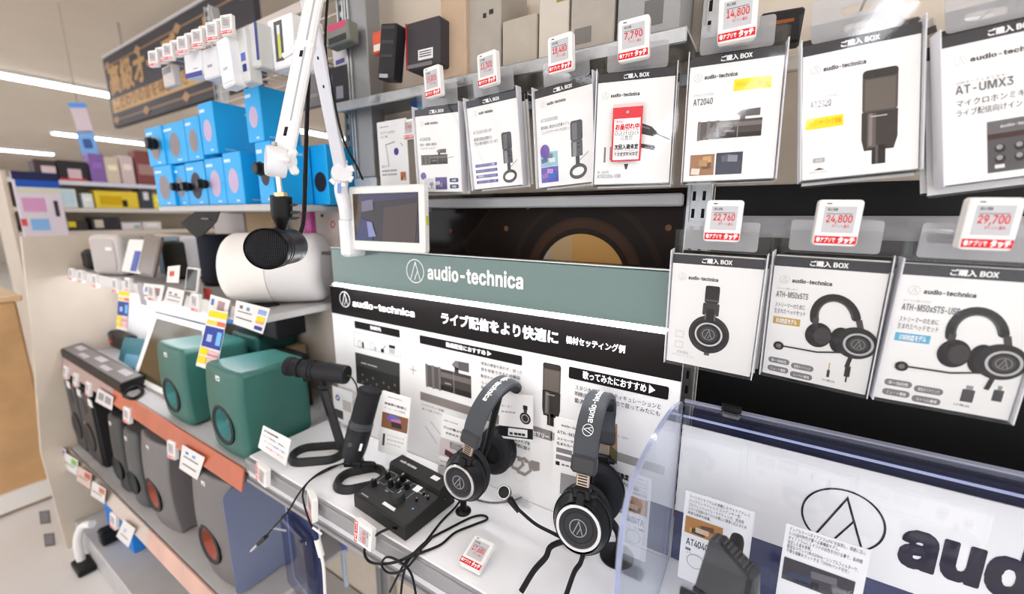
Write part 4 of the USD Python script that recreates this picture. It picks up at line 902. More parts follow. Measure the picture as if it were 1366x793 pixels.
u.part('plug', moved(bx(0, np.linalg.norm(p1-p0), -.006, .006, -.004, .004, .0012), R, p0), M('plug_grip', (50, 50, 46), .5)); u.part('plug_shell', moved(bx(np.linalg.norm(p1-p0), np.linalg.norm(p2-p0), -.005, .005, -.0022, .0022), R, p0), M('plug_metal', (225, 225, 222), .25, metal=.6))
q = P(364, 705, Y=.415); u.part('tie', moved(bx(-.002, .032, -.001, .001, -.002, .002), basis(CR-.0*CU-.2*_u, CU), q), HAZY, label='clear cable tie')
u = cable('second black USB cord ending in a white adapter below the counter', [on(474, 617, .012), on(446, 622, .006), on(425, 632, .004), P(410, 645, Y=.446), P(404, 658, Y=.43), P(405, 670, Y=.42), P(410, 688, Y=.418), P(417, 706, Y=.416)], .002)
u.part('connector', cyl(P(417, 704, Y=.416), P(423, 722, Y=.416), .0042, 12), M('navy_tape', (38, 44, 84), .4))
u.part('adapter', [cyl(P(423, 720, Y=.416), P(429, 742, Y=.416), .0062, 12)], WHITE); u.part('adapter_cord', tube([P(429, 742, Y=.416), P(432, 760, Y=.416), P(434, 800, Y=.416)], .0032, 10), WHITE)
u.part('tie', moved(bx(0, .024, -.001, .001, -.002, .002), basis(CR*.8-CU*.6, CU), P(417, 704, Y=.414)), WHITE, label='white cable tie')
cable('thick bundled cord hanging below the headset on the left', [C2_-R2[:, 2]*.074+R2[:, 0]*.03-R2[:, 1]*.01, P(737, 728, D=.66), P(728, 744, D=.655), P(712, 762, D=.65), P(695, 790, D=.64)], .0045)
cable('ribbed cord leaving the underside of the headset', [C2_-R2[:, 2]*.074+R2[:, 0]*.03, P(778, 738, D=.62), P(774, 752, D=.615), P(766, 764, D=.61), P(755, 795, D=.6)], .0036)

# ---- small standing cards
def stand_card(label, TL, TR, BR, BL, Y, name='info_card', lean=.0):
    """a thin printed card standing upright; its corners are seen at these pixels"""
    pts = np.array([P(*q, Y=Y) for q in (TL, TR, BR, BL)]); o = pts[3].copy(); xh = pts[2]-pts[3]
    t = Thing(name, label, 'card', (pts[0]+pts[2])/2, world=True)
    poly = Polygon([(p[0], p[2]) for p in pts]).buffer(-.0015).buffer(.0015)
    t.part('card', ext(poly, Y, Y+.001), PAPER); pr = Print(((0, Y, 0), np.eye(3)))
    def at(u, v):
        p = (pts[0]*(1-u)+pts[1]*u)*(1-v) + (pts[3]*(1-u)+pts[2]*u)*v; return p[0], p[2]
    def tx(s, u0, v, u1, h, col=(90, 88, 90), b=0, kind='jp', layer=1, px=28):
        a, c = at(u0, v), at(u1, v); g = text(s, 0, 0, h, abs(c[0]-a[0]), b, kind, px)
        pr.add(affinity.translate(affinity.rotate(g, math.degrees(math.atan2(c[1]-a[1], c[0]-a[0])), origin=(0, 0)), *a), col, layer)
    def rc(u0, v0, u1, v1): return Polygon([at(u0, v0), at(u1, v0), at(u1, v1), at(u0, v1)])
    def foot():
        x0, x1 = sorted((pts[3][0], pts[2][0])); zb = min(pts[2][2], pts[3][2])
        t.part('foot', bx(x0+.006, x1-.006, Y+.0012, Y+.022, z(CZ)+.0004, z(CZ)+.003), CLEAR)
        t.part('foot_wall', bx(x0+.006, x1-.006, Y+.0012, Y+.0025, z(CZ)+.0031, zb+.02), CLEAR)
    return t, pr, at, tx, rc, foot
t, pr, at, tx, rc, foot = stand_card('small card with a blue snapshot standing right of the upright microphone', (511, 521), (548, 532), (541, 612), (504, 602), .60)
tx('audio-technica', .2, .08, .7, .0028, kind='en'); tx('高音質の配信に', .1, .2, .9, .0045, b=1); tx('ゲーム・ライブ実況', .1, .27, .86, .004)
g = Print(((0, .60, 0), np.eye(3))); photo(g, rc(.05, .33, .98, .58), [(132, 92, 66), (60, 130, 200), (120, 90, 190), (190, 120, 150), (60, 50, 60)]); t.part('printed_photograph', g, None)
pr.add(rc(.14, .68, .22, .88), (60, 58, 60), 1); tx('AT2020USB', .3, .7, .9, .003, (150, 150, 154)); tx('■■■■■', .3, .77, .9, .003, (190, 190, 194)); tx('■■■■', .3, .84, .8, .003, (200, 200, 204)); t.part('lettering', pr, None); foot()
t, pr, at, tx, rc, foot = stand_card('small white card with round blue mark behind the two desk microphones', (443, 515), (470, 524), (470, 570), (447, 560), .665)
pr.add(Point(at(.25, .3)).buffer(.009), (60, 84, 160), 1); pr.add(Point(at(.25, .3)).buffer(.0045), (220, 226, 240), 2); pr.add(rc(.5, .3, .95, .6), (196, 190, 184), 1); pr.add(rc(.05, .65, .5, .9), (70, 66, 66), 1); t.part('lettering', pr, None); foot()
t, pr, at, tx, rc, foot = stand_card('white card with a red and grey picture standing behind the left headphones', (590, 552), (634, 566), (628, 645), (584, 632), .63)
tx('audio-technica', .06, .1, .5, .003, kind='en'); tx('プロが選ぶモニター', .05, .22, .95, .0045, b=1); tx('高解像度サウンド', .15, .3, .95, .0042)
g = Print(((0, .63, 0), np.eye(3))); photo(g, rc(.0, .38, .9, .68), [(200, 190, 190), (110, 40, 48), (150, 150, 154), (90, 50, 56)]); t.part('printed_photograph', g, None)
tx('■■■■ ■■', .05, .78, .7, .0032, (170, 168, 170)); tx('■■■', .05, .86, .5, .0032, (170, 168, 170)); t.part('lettering', pr, None); foot()
t, pr, at, tx, rc, foot = stand_card('small card picturing round headphones behind the raised left headband', (668, 524), (711, 529), (711, 590), (664, 584), .655)
cxy = at(.78, .50); g = Print(((0, .655, 0), np.eye(3))); k = .0125
g.add(Point(cxy).buffer(k), (52, 50, 52), 1).add(ring(cxy[0], cxy[1], k*.68, k*.12), (200, 200, 202), 2).add(sbox(cxy[0]-k*.3, cxy[1]+k, cxy[0]+k*.3, cxy[1]+k*1.7), (60, 58, 60), 1).add(sbox(cxy[0]-k*.4, cxy[1]+k*1.5, cxy[0]+k*.4, cxy[1]+k*2.2), (44, 42, 44), 2); t.part('printed_headphones', g, None)
pr.add(rc(.0, .72, 1, .95), (30, 28, 30), 1); pr.add(rc(.3, .75, .85, .92), (238, 238, 238), 2); tx('■ ■■■', .34, .89, .8, .0045, (50, 48, 50), 1, layer=3); tx('モニター', .05, .3, .4, .004); tx('■■■■', .05, .42, .5, .003, (170, 168, 170)); t.part('lettering', pr, None); foot()
t, pr, at, tx, rc, foot = stand_card('white headset fact card with grey pills standing behind the boom headset', (741, 556), (799, 571), (791, 672), (736, 658), .60)
tx('audio-technica', .15, .1, .75, .0045, kind='en', px=36); tx('ATH-M50xSTS', .06, .2, .8, .006, (90, 88, 92), 0, 'en', px=36); tx('ストリーマーのために', .06, .28, .86, .0042, b=1); tx('生まれたヘッドセット', .06, .34, .88, .0042, b=1)
for k, (u, v) in enumerate(((.06, .38), (.5, .385), (.06, .47), (.5, .475))): pr.add(rc(u, v, u+.38, v+.06), (126, 124, 126), 1)
pr.add(rc(.06, .56, .16, .61), (40, 38, 40), 1); tx('■■■■■■', .2, .6, .8, .003, (120, 118, 120)); pr.add(rc(.2, .7, .6, .98), (150, 148, 150), 1); t.part('lettering', pr, None); foot()
t, pr, at, tx, rc, foot = stand_card('white card with blue and red lines leaning at the left end of the counter', (351, 568), (388, 587), (381, 622), (344, 597), .462)
tx('AT2040USB', .08, .2, .6, .005, (70, 68, 72), 1, 'en'); tx('ライブ配信・録音に', .08, .4, .9, .0042, (70, 68, 72)); tx('クリアな音声で届く', .15, .6, .95, .0042, (80, 90, 190)); tx('特価ご奉仕', .25, .8, .9, .004, (226, 120, 120)); t.part('lettering', pr, None)
t.part('holder', bx(*(np.sort([P(346, 600, Y=.468)[0], P(381, 622, Y=.468)[0]])), .4635, .480, z(CZ)+.0004, z(CZ)+.012), CLEAR)

# ---- price tags on the counter
def clip_tag(label, x, y, Y, price, R, s=1., name='price_tag'):
    q = P(x, y, Y=Y); off = R @ np.array([0, 0, .0268*s])
    t = Thing(name, label, 'price tag', q-off, R); tag_parts(t, price, s); return t
clip_tag('sideways price tag at the left end of the counter rail', 351, 633, .430, '12,800', rot(-6, -6, 90), 1.02)
clip_tag('upright price tag on the counter rail beside the hanging USB cords', 417, 675, .432, '15,200', rot(-20, -4, 2), 1.02)
clip_tag('sideways price tag on the counter rail below the mixer', 487, 713, .430, '18,800', rot(-4, -8, 90), 1.0)
q = on(637, 748, .004); t = Thing('price_tag', 'price tag lying face up on the white counter', 'price tag', q-rot(2, -72, 0) @ np.array([0, 0, .0268]) + [0, 0, .012], rot(2, -72, 0)); tag_parts(t, '17,680', 1.0)

# ---- tablet on the shelf
TC = [P(x, y, Y=.625) for x, y in ((468.7, 250), (563, 245), (568, 338), (473, 334))]
o = (TC[2]+TC[3])/2; W, Hh = (np.linalg.norm(TC[1]-TC[0])+np.linalg.norm(TC[2]-TC[3]))/2, (np.linalg.norm(TC[0]-TC[3])+np.linalg.norm(TC[1]-TC[2]))/2
t = Thing('tablet', 'white framed tablet with a dark reflecting screen above the green fascia', 'tablet', o, rot(3, -1))
t.part('frame', trimesh.convex.convex_hull(np.vstack([ext(rrect(-W/2, W/2, 0, Hh, .008), -.004, .008).vertices, ext(rrect(-W/2+.003, W/2-.003, .003, Hh-.003, .006), -.0065, .010).vertices])), WHITE)
t.part('screen', bx(-W/2+.017, W/2-.014, -.0072, -.0066, .022, Hh-.016), M('dark_glass', (24, 20, 28), .06, spec=.35))
si = Print(((0, -.0073, 0), np.eye(3))); sx0, sx1, sz0, sz1 = -W/2+.0175, W/2-.0145, .0225, Hh-.0165; fx_ = lambda u: sx0+u*(sx1-sx0); fz_ = lambda v: sz0+v*(sz1-sz0)
for k, (c_, pts_) in enumerate([((38, 30, 40), ((0, 0), (1, 0), (1, 1), (0, 1))), ((70, 52, 36), ((0, .45), (.08, 0), (.16, 1), (0, 1))), ((64, 50, 46), ((.45, .0), (.95, .0), (1, .8), (.5, .7))), ((52, 46, 78), ((.1, .8), (1, .9), (1, 1), (.1, 1))), ((40, 44, 92), ((.02, 0), (.3, 0), (.32, .35), (.12, .5))), ((104, 100, 120), ((.14, .62), (.34, .66), (.33, .88), (.15, .84))), ((120, 128, 176), ((.24, .08), (.36, .1), (.3, .4), (.22, .42)))]):
    si.add(Polygon([(fx_(u), fz_(v)) for u, v in pts_]), c_, 1+k)
t.part('screen_image', si, REFLECTION_INK)  # reflections on the glass painted as faintly glowing colour blocks
t.part('label_strip', [bx(W/2-.0002, W/2+.0006, -.001, .006, Hh*.42, Hh*.55)], M('yellow_tab', (206, 206, 60), .5)); t.part('camera', cyl((-W/2+.008, -.0068, Hh*.5), (-W/2+.008, -.0064, Hh*.5), .0018, 10), BLACK)
t.part('mount', bx(-.03, .03, .011, .016, Hh*.2, Hh*.7, .002), GREY); t.part('mount_arm', bx(-.012, .012, .0165, .140, Hh*.62, Hh*.72, .002), GREY)

# ---- clear curved display case
cs = Thing('display_case', 'clear curved acrylic case covering the right end of the counter', 'display case', (.3, .55, z(CZ)), world=True)
CV = [(.679, -.296), (.60, -.272), (.53, -.261), (.483, -.257), (.43, -.256), (.394, -.259), (.37, -.268), (.356, -.284), (.349, -.31), (.346, -.345), (.345, -.40), (.345, -.592)]
cv = smooth_path([(0, y, zz) for y, zz in CV], 4)[:, 1:]
side = Polygon(list(cv) + [(.679, -.592)])
def yz(poly, x0, x1): m = exx(poly, x0, x1); m.apply_translation([0, 0, H]); return m
cs.part('side_panel', yz(side, -.092, -.088), ACRYL)
inner = side.buffer(-.0035); cs.part('panel_edge', yz(side.difference(inner).intersection(sbox(.2, -.60, .676, 0)), -.0925, -.0875), EDGE, label='bluish cut edge of the side panel')
sheet = LineString([tuple(p) for p in cv]).buffer(.0012, cap_style=2); cs.part('curved_cover', yz(sheet, -.0873, .80), clear('case_cover', (252, 253, 255), 1.2, .03))
cs.part('back_post', bx(-.0925, -.0875, .676, .682, z(-.592), z(-.30)), M('post_blue_grey', (70, 74, 92), .3))
cs.part('top_rail', bx(-.087, .80, .684, .694, z(-.337), z(-.298), .001), M('rail_navy', (28, 30, 56), .2))
cs.part('rail_edge', bx(-.087, .80, .6825, .6838, z(-.3235), z(-.3195)), M('rail_painted_glint', (190, 200, 240), .2), label='bright line on the rail'); cs.part('rail_edge', bx(-.087, .80, .683, .694, z(-.2975), z(-.2955)), EDGE)  # bright strip paints the reflection along the acrylic edge
q = P(975, 553, Y=.676); cs.part('hinge', [bx(q[0]-.012, q[0]+.012, .672, .682, q[2]-.006, q[2]+.002, .002)], ALU); cs.part('hinge', [bx(q[0]-.014, q[0]+.014, .675, .684, q[2]+.0025, q[2]+.014, .002)], BLACK)
cs.part('floor', bx(-.088, .80, .346, .68, z(CZ)+.0004, z(CZ)+.004), M('white_laminate', (240, 240, 242), .25, coat=.3))
cs.part('floor_support', bx(-.088, .80, .346, .45, z(-.66), z(CZ)), GREY)
zb = P(1005, 718, Y=.68)[2]
lb = Thing('logo_board', 'white backboard with a large black round emblem and lettering inside the case', 'sign', (.3, .684, zb), world=True)
lb.part('board', bx(-.086, .80, .6815, .6838, zb, z(-.3365)), PAPER)
pr = Print(((0, .6812, H), np.eye(3))); a = P(1123, 693.8, Y=.6812)
pr.add(emblem(a[0], a[2]-H, .0475, .055), (40, 38, 44), 1); a = P(1201, 734, Y=.6812); pr.add(text('audio-technica', a[0]-.004, P(1225, 757, Y=.6812)[2]-H, .066, .50, 4, 'en', 96), (44, 42, 58), 1)
lb.part('lettering', pr, None)
bp = Thing('backdrop_panel', 'dark blue glossy panel below the white backboard in the case', 'panel', (.3, .684, z(CZ)), world=True)
bp.part('panel', bx(-.086, .80, .6815, .6838, z(CZ)+.0045, zb-.0005), M('navy_gloss', (24, 40, 92), .15, coat=.8))
Q1 = [P(x, y, Y=.60) for x, y in ((914, 659), (1008.6, 682))]
def case_card(label, TL, TR, Y, hgt):
    a, b = P(*TL, Y=Y), P(*TR, Y=Y); w = b[0]-a[0]; t = Thing('info_card', label, 'card', ((a[0]+b[0])/2, Y, z(CZ)+.0045), rot(0, -1)); zt = (a[2]+b[2])/2-z(CZ)-.0045
    t.part('card', ext(rrect(-w/2, w/2, max(0, zt-hgt), zt, .002), 0, .001), PAPER); t.part('holder', [bx(-w/2+.004, w/2-.004, .0015, .03, 0, .002), bx(-w/2+.004, w/2-.004, .0015, .0027, .0021, zt*.6)], CLEAR)
    return t, w, zt
t, w, zt = case_card('card with orange snapshot and lettering AT4040 behind the black microphone', (914, 661), (1008, 681), .60, .15)
pr = Print(); TX = lambda s, u0, v, u1, h, col=(80, 78, 82), b=0, kind='jp', l=1: pr.add(text(s, (u0-.5)*w, zt-v*w, h, (u1-u0)*w, b, kind, 30), col, l)
for k, s in enumerate(['ラージダイヤフラムを搭載したサイドアドレス', 'バックエレクトレットコンデンサー型', 'プロフェッショナル・ライティング、放送局', 'スタジオ収録の全ての人の楽しい録音に応えるため', '高度な技術を結集。']): TX(s, .06, .10+.075*k, .06+.88*[1, .86, .92, .97, .4][k], .0042)
TX('AT4040', .08, .98, .42, .0115, (84, 82, 86), 0, 'en'); TX('■■■', .08, 1.08, .16, .004); pr.add(ring(-.25*w, zt-1.25*w, .012, .0008), (120, 120, 124), 1); TX('カラー マウント', .1, 1.14, .36, .003, (150, 150, 154)); t.part('lettering', pr, None)
g = Print(); photo(g, sbox(-.46*w, zt-.76*w, .1*w, zt-.45*w), [(180, 130, 78), (222, 160, 80), (110, 80, 66), (70, 60, 66), (210, 190, 160)]); t.part('printed_photograph', g, None)
t, w, zt = case_card('card of small text over a dark snapshot below the big emblem', (1049, 701), (1163, 738), .57, .15)
pr = Print()
for k, s in enumerate(['デュアルラージダイアフラムPATを採用し、用途に応じ', '3つの指向特性が選べる高機能モデル。', 'ダイアフラムにエイジドの白色を付ける事で、長時間', '安定した音を実現。', '堅固なマウント3本の20kHz・シンプルフィルターで、', '不要な振動をカットする「100Hzバッド付き」']): TX(s, .05, .09+.075*k, .05+.9*[1, .68, .98, .33, .95, .84][k], .0042)
t.part('lettering', pr, None); g = Print(); photo(g, sbox(-.46*w, zt-.95*w, .4*w, zt-.56*w), [(70, 68, 74), (40, 40, 48), (110, 108, 112), (60, 70, 90)]); t.part('printed_photograph', g, None)
# large black microphone in the case
tp = P(957, 719, Y=.43); b0 = np.array([tp[0]+.014, .43, z(CZ)+.0045])
t = Thing('studio_microphone', 'large black studio microphone with wedge shaped mesh head inside the clear case', 'microphone', b0, rot(-20) @ np.diag([.76, .8, 1.])); hh = tp[2]-b0[2]
stad = LineString([(-.012, 0), (.012, 0)]).buffer(.021, quad_segs=10); t.part('body', exz(stad, .004, hh-.062), MATTE)
WEAVE = usdkit.material(stage, '/World/Looks/weave_mesh', {'tc': ('texture_coordinate', {}), 'a': ('wave_texture', {'scale': 140., 'bands_direction': 'x'}), 'b': ('wave_texture', {'scale': 140., 'bands_direction': 'z'}), 'm': ('math', {'math_type': 'multiply'}),
    'r': ('rgb_ramp', {'ramp': [(.1, (.012, .012, .013)), (.6, (.13, .13, .135))]}), 'bu': ('bump', {'strength': .25, 'distance': .0006}), 'p': ('principled_bsdf', {'roughness': .45, 'metallic': .3})},
    [('tc.object', 'a.vector'), ('tc.object', 'b.vector'), ('a.fac', 'm.value1'), ('b.fac', 'm.value2'), ('m.value', 'r.fac'), ('r.color', 'p.base_color'), ('m.value', 'bu.height'), ('bu.normal', 'p.normal')], surface='p.BSDF')
def sl(u0, u1, y0, y1, z0, z1): return [[u, y, zz] for u in (u0, u1) for y in (y0, y1) for zz in (z0, z1)]
head = [[-.034, -.020, hh-.061], [-.034, .020, hh-.061], [.026, -.020, hh-.061], [.026, .020, hh-.061], [-.026, -.010, hh-.004], [-.026, .010, hh-.004], [-.012, -.008, hh], [-.012, .008, hh], [.026, -.012, hh-.016], [.026, .012, hh-.016]]
t.part('mesh_head', trimesh.convex.convex_hull(np.array(head)), WEAVE)
fr_ = [[.0265, -.022, hh-.062], [.0265, .022, hh-.062], [.034, -.020, hh-.062], [.034, .020, hh-.062], [.0265, -.013, hh-.013], [.0265, .013, hh-.013], [.033, -.012, hh-.020], [.033, .012, hh-.020], [.037, 0, hh-.045]]
t.part('head_frame', trimesh.convex.convex_hull(np.array(fr_)), M('mic_gloss', (30, 30, 33), .3)); t.part('ridge', tube([(-.012, -.009, hh-.0005), (.027, -.0135, hh-.015)], .0022, 8), MATTE); t.part('collar', bx(-.036, .036, -.0225, .0225, hh-.068, hh-.0625, .001), MATTE)
t.part('base', lathe([(0, 0), (.04, 0), (.04, .003), (0, .0038)], (0, 0, 0), (0, 0, 1), 28), BLACK, smooth=40)
q = P(983, 722, Y=.56); t = Thing('pencil_microphone', 'small black microphone tip standing behind the large studio microphone', 'microphone', (q[0], q[1], z(CZ)+.0045))
t.part('body', lathe([(0, .003), (.0085, .003), (.0085, q[2]-z(CZ)-.03), (.0075, q[2]-z(CZ)-.028)], (0, 0, 0), (0, 0, 1), 20), MATTE, smooth=40); t.part('head', lathe([(.0082, q[2]-z(CZ)-.028), (.0086, q[2]-z(CZ)-.004), (.007, q[2]-z(CZ)+.002), (0, q[2]-z(CZ)+.003)], (0, 0, 0), (0, 0, 1), 20), GRILLE, smooth=40)
t.part('base', lathe([(0, 0), (.02, 0), (.02, .003), (0, .003)], (0, 0, 0), (0, 0, 1), 20), BLACK)

# ---- boom arm with the hanging microphone
AW = M('arm_white', (236, 236, 238), .3, coat=.3)
def bar(p, q, w, h, b, side): R = basis(q-p, side); return moved(bx(0, np.linalg.norm(q-p), -w/2, w/2, -h/2, h/2, b), R, p)
J1 = P(377, 213, D=.56); E1 = P(431, -60, D=.66); base = P(456, 232, D=.90); E2 = P(399, -60, D=.73)
ba = Thing('boom_arm', 'white folding boom arm reaching up past the top of the view', 'boom arm', base, world=True)
side = np.cross(E1-J1, _fw)
ba.part('lower_arm', [bar(J1+(E1-J1)*.02, E1, .011, .028, .003, side)], AW)
d1 = (E1-J1)/np.linalg.norm(E1-J1); tow = -_fw
for f0, f1 in ((.035, .05), (.17, .182)): ba.part('arm_slot', bar(J1+d1*f0+tow*.0053, J1+d1*f1+tow*.0053, .0012, .005, .0004, side), BLACK)
ba.part('arm_groove', [bar(J1+d1*.06+tow*.0054-side/np.linalg.norm(side)*.004, E1+tow*.0059-side/np.linalg.norm(side)*.004, .0008, .003, .0003, side)], M('arm_shadow_gap', (176, 176, 182), .4))
k0 = J1+d1*.185; ba.part('collar', [bar(k0, k0+d1*.016, .016, .030, .004, side), bar(k0+d1*.004+side/np.linalg.norm(side)*.012, k0-d1*.012+side/np.linalg.norm(side)*.030, .008, .007, .002, tow)], AW)
side2 = np.cross(base-E2, _fw); ba.part('upper_arm', bar(E2, base, .012, .027, .003, side2), M('arm_pale', (216, 217, 224), .35))
d2 = (base-E2)/np.linalg.norm(base-E2)
for f in (.42, .55): ba.part('pin', bar(E2+d2*np.linalg.norm(base-E2)*f+tow*.0062, E2+d2*(np.linalg.norm(base-E2)*f+.006)+tow*.0062, .001, .004, .0003, side2), BLACK)
ba.part('elbow', tube([E1-(E1-J1)*.004, (E1+E2)/2+[0, 0, .03], E2], .013, 12), AW, smooth=40)
# lower joint
jc = P(368, 216, D=.555); ba.part('joint', lathe([(0, -.012), (.019, -.012), (.0205, -.009), (.0205, .009), (.019, .012), (0, .012)], jc, -_fw*.6-CR*.8, 32), AW, smooth=35)
hb = ba.part('handle_hub', cyl(P(379, 214, D=.55), P(391, 215, D=.548), .0085, 16), AW, smooth=40)
for k in range(3):
    a = math.radians(20+120*k); c0 = P(391, 215, D=.548); v = CU*math.cos(a)+_fw*math.sin(a); ba.part('handle_wing', bar(c0+v*.004-CR*.005, c0+v*.019-CR*.002, .009, .012, .003, CR), AW)
ba.part('joint_screw', cyl(P(366, 195, D=.553), P(366, 190, D=.553), .0035, 12), STEEL)
r0, r1 = P(370, 228, D=.556), P(374.5, 262, D=.562); ba.part('rod', cyl(r0, r1, .0036, 14), CHROME, smooth=40); ba.part('rod_nut', cyl(r1-(r1-r0)*.14, r1+(r1-r0)*.02, .0085, 18), M('brass_ring', (214, 196, 150), .25, metal=.8), smooth=40)
# base of the arm beside the tablet
ba.part('base_joint', lathe([(0, -.014), (.020, -.014), (.022, -.010), (.022, .010), (.020, .014), (0, .014)], base, -_fw+CR*.5, 28), AW, smooth=35)
lo = P(462, 292, D=.93); ba.part('base_post', tube([base-[0, 0, .01], P(455, 255, D=.91), P(460, 276, D=.92), lo], .014, 14), AW)
for k in range(5):
    v = CU*math.cos(.9*k+.3)+CR*math.sin(.9*k+.3); ba.part('base_rib', bar(base+v*.021-_fw*.006, base+v*.030-_fw*.006, .014, .004, .001, _fw), AW)
ba.part('base_label', moved(bx(-.004, .004, -.0003, .0003, 0, .026), basis(CR, CU), P(452.5, 258, D=.892)), M('label_blue', (120, 150, 210), .5)); ba.part('clamp', bx(lo[0]-.02, lo[0]+.012, lo[1]-.01, lo[1]+.05, z(-.0915), lo[2]+.002, .006), AW)
hm = Thing('broadcast_microphone', 'black broadcast microphone with round mesh face hanging from the white boom arm', 'microphone', P(372, 320, D=.57), world=True)
cl = P(375, 262, D=.562); cb = P(376.5, 306, D=.575)
ax = (cb-cl)/np.linalg.norm(cb-cl); Lc = np.linalg.norm(cb-cl)
hm.part('clip', lathe([(.009, .0), (.0135, .0), (.0135, .024), (.0125, .03), (.008, .040), (.0065, Lc)], cl, ax, 24), BLACK, smooth=35)
hm.part('clip_tab', [bar(cl+ax*.022+CR*.013, cl+ax*.022+CR*.024, .008, .004, .001, ax), bar(cl+ax*.030+CR*.010, cl+ax*.030+CR*.024, .008, .003, .001, ax), bar(cl+ax*.012+CR*.013, cl+ax*.012+CR*.021, .008, .003, .001, ax)], DKGREY)
h0, h1 = P(354.5, 332.5, D=.535), P(387, 328, D=.635); ax = (h1-h0)/np.linalg.norm(h1-h0); L = np.linalg.norm(h1-h0); r = .0268
WIRE = M('mesh_face', (26, 26, 28), .45)
fa, fb, fd = frame_of(ax)
hm.part('face_plate', lathe([(r*.97, .004), (r*.86, .001), (r*.5, -.0015), (0, -.002)], h0, ax, 44), M('mesh_backing', (10, 10, 11), .7), smooth=40)
mesh = []
for k in np.arange(-.96, .97, .087):
    w_ = math.sqrt(1-k*k)*.94*r
    for A, B_ in ((fa, fb), (fb, fa)):
        n = 9; pts = []
        for s in np.linspace(-1, 1, n):
            rr = math.hypot(k*r*.94, s*w_)/(r*.97); pts.append(h0 + A*(k*r*.94)+B_*(s*w_) + ax*(-.0032+.0062*rr**4))
        mesh.append(tube(pts, .00034, 4, 1))
hm.part('mesh_face', mesh, M('mesh_wire', (66, 66, 70), .35, metal=.5), kind='stuff')
hm.part('face_ring', lathe([(r*.95, .003), (r*.98, -.0002), (r*1.02, .002), (r*1.02, .013)], h0, ax, 44), BLACK, smooth=35)
hm.part('body', lathe([(r*1.02, .013), (r*.94, .0135), (r*.94, .0175), (r*1.02, .018), (r*1.02, .024), (r*.94, .0245), (r*.94, .0285), (r*1.02, .029), (r*1.02, .036), (r*.98, .037), (r*.98, L-.03), (r*1.0, L-.028), (r*1.0, L-.005), (r*.9, L), (0, L)], h0, ax, 44), M('mic_body', (36, 36, 39), .42), smooth=35)
hm.part('mount', bar(cb-[0, 0, .004], h0+ax*.05+[0, 0, r*.9], .012, .012, .002, (1, 0, 0)), BLACK)
cable('black microphone cable running up beside the white boom arm', [h1-ax*.004, h1+ax*.015, P(404, 300, D=.66), P(407, 240, D=.64), P(409, 170, D=.655), P(412, 90, D=.68), P(413, 20, D=.70), P(415, -60, D=.72)], .0033)
cable('thin dark cable along the far part of the boom arm', [P(440, -40, D=.78), P(434, 60, D=.80), P(445, 130, D=.83), P(458, 186, D=.86), P(476, 222, D=.9), P(484, 240, D=.92)], .0024)
# ================================================================ the speaker bay on the left
LX0, LX1 = -2.66, -1.04
lb_ = Thing('speaker_shelving', 'beige shelving on the left stocked with speakers, blue boxes and small electronics', 'shelving', (-1.9, .83, 0), world=True)
ep = Polygon([(.395, -.09), (.36, -.55), (.312, -1.05), (.322, -1.5495), (.85, -1.5495), (.85, -.09)])
lb_.part('end_panel', yz(ep, LX0-.035, LX0), BEIGE, label='beige end panel')
lb_.part('back_panel', bx(LX0, -1.03, .835, .85, z(-1.5), z(-.09)), BEIGE); lb_.part('back_panel', bx(-1.76, -1.03, .835, .85, z(-.088), z(.03)), BEIGE)
def shelf(x0, x1, y0, y1, zt, th=.016): return lb_.part('shelf', bx(x0, x1, y0, y1, z(zt-th), z(zt), .003), LSHELF)
shelf(-1.74, LX1, .57, .83, .03, .018)
shelf(LX0+.001, LX1, .515, .83, -.245, .018)
shelf(LX0+.001, LX1, .445, .83, -.63)
shelf(LX0+.001, -1.065, .40, .83, -1.06)
lb_.part('base_deck', bx(LX0+.001, -1.065, .36, .83, z(-1.549), z(-1.43), .004), LSHELF)
for x in (-1.75, -1.03): upright(lb_, x, -1.5, .72)
def rail(name, x0, x1, y, z0, z1, lean, mat, label=None):
    sec = Polygon([(y, z1), (y+.004, z1), (y+.004+lean, z0), (y+lean, z0)]); return lb_.part(name, yz(sec, x0, x1), mat, label=label)
RAILC = M('rail_clear_white', (214, 210, 208), .35)
rail('price_rail', LX0+.004, -1.05, .507, -.268, -.232, -.004, RAILC)
rail('price_rail', LX0+.004, -2.0, .437, -.685, -.628, -.012, M('rail_mauve', (176, 150, 146), .4), 'mauve left part of the middle price rail')
rail('price_rail', -1.999, -1.062, .437, -.685, -.628, -.012, M('rail_orange', (192, 104, 76), .4, noise=.12, nscale=9), 'orange printed price rail')
rail('price_rail', LX0+.004, -1.7, .390, -1.115, -1.058, -.014, M('rail_pale', (206, 190, 180), .4), 'pale left part of the lower price rail')
rail('price_rail', -1.699, -1.07, .390, -1.115, -1.058, -.014, M('rail_salmon', (218, 176, 160), .4, noise=.1, nscale=9), 'salmon printed price rail')
lb_.part('light_board', bx(-2.64, -1.72, .655, .665, z(-.6295), z(-.30)), M('glow_board', (246, 246, 250), .35), label='white lit backboard')
lb_.part('light_strip', bx(-2.6, -1.1, .56, .575, z(-.274), z(-.2635)), glow('led_cool', (246, 248, 255), STRIP*.7), label='cool white light strip under the shelf')

def pq(x, y, Y, Zr=None): return P(x, y, Y=Y)
def box_thing(name, label, cat, x0, x1, y0, y1, zb, zt, mat, b=.003, group=None, R=None):
    """a box standing at its base centre"""
    t = Thing(name, label, cat, ((x0+x1)/2, (y0+y1)/2, z(zb)), R, group); w, d, h = (x1-x0)/2, (y1-y0)/2, zt-zb
    t.part('body', bx(-w, w, -d, d, .0003, h, b), mat); return t, w, d, h
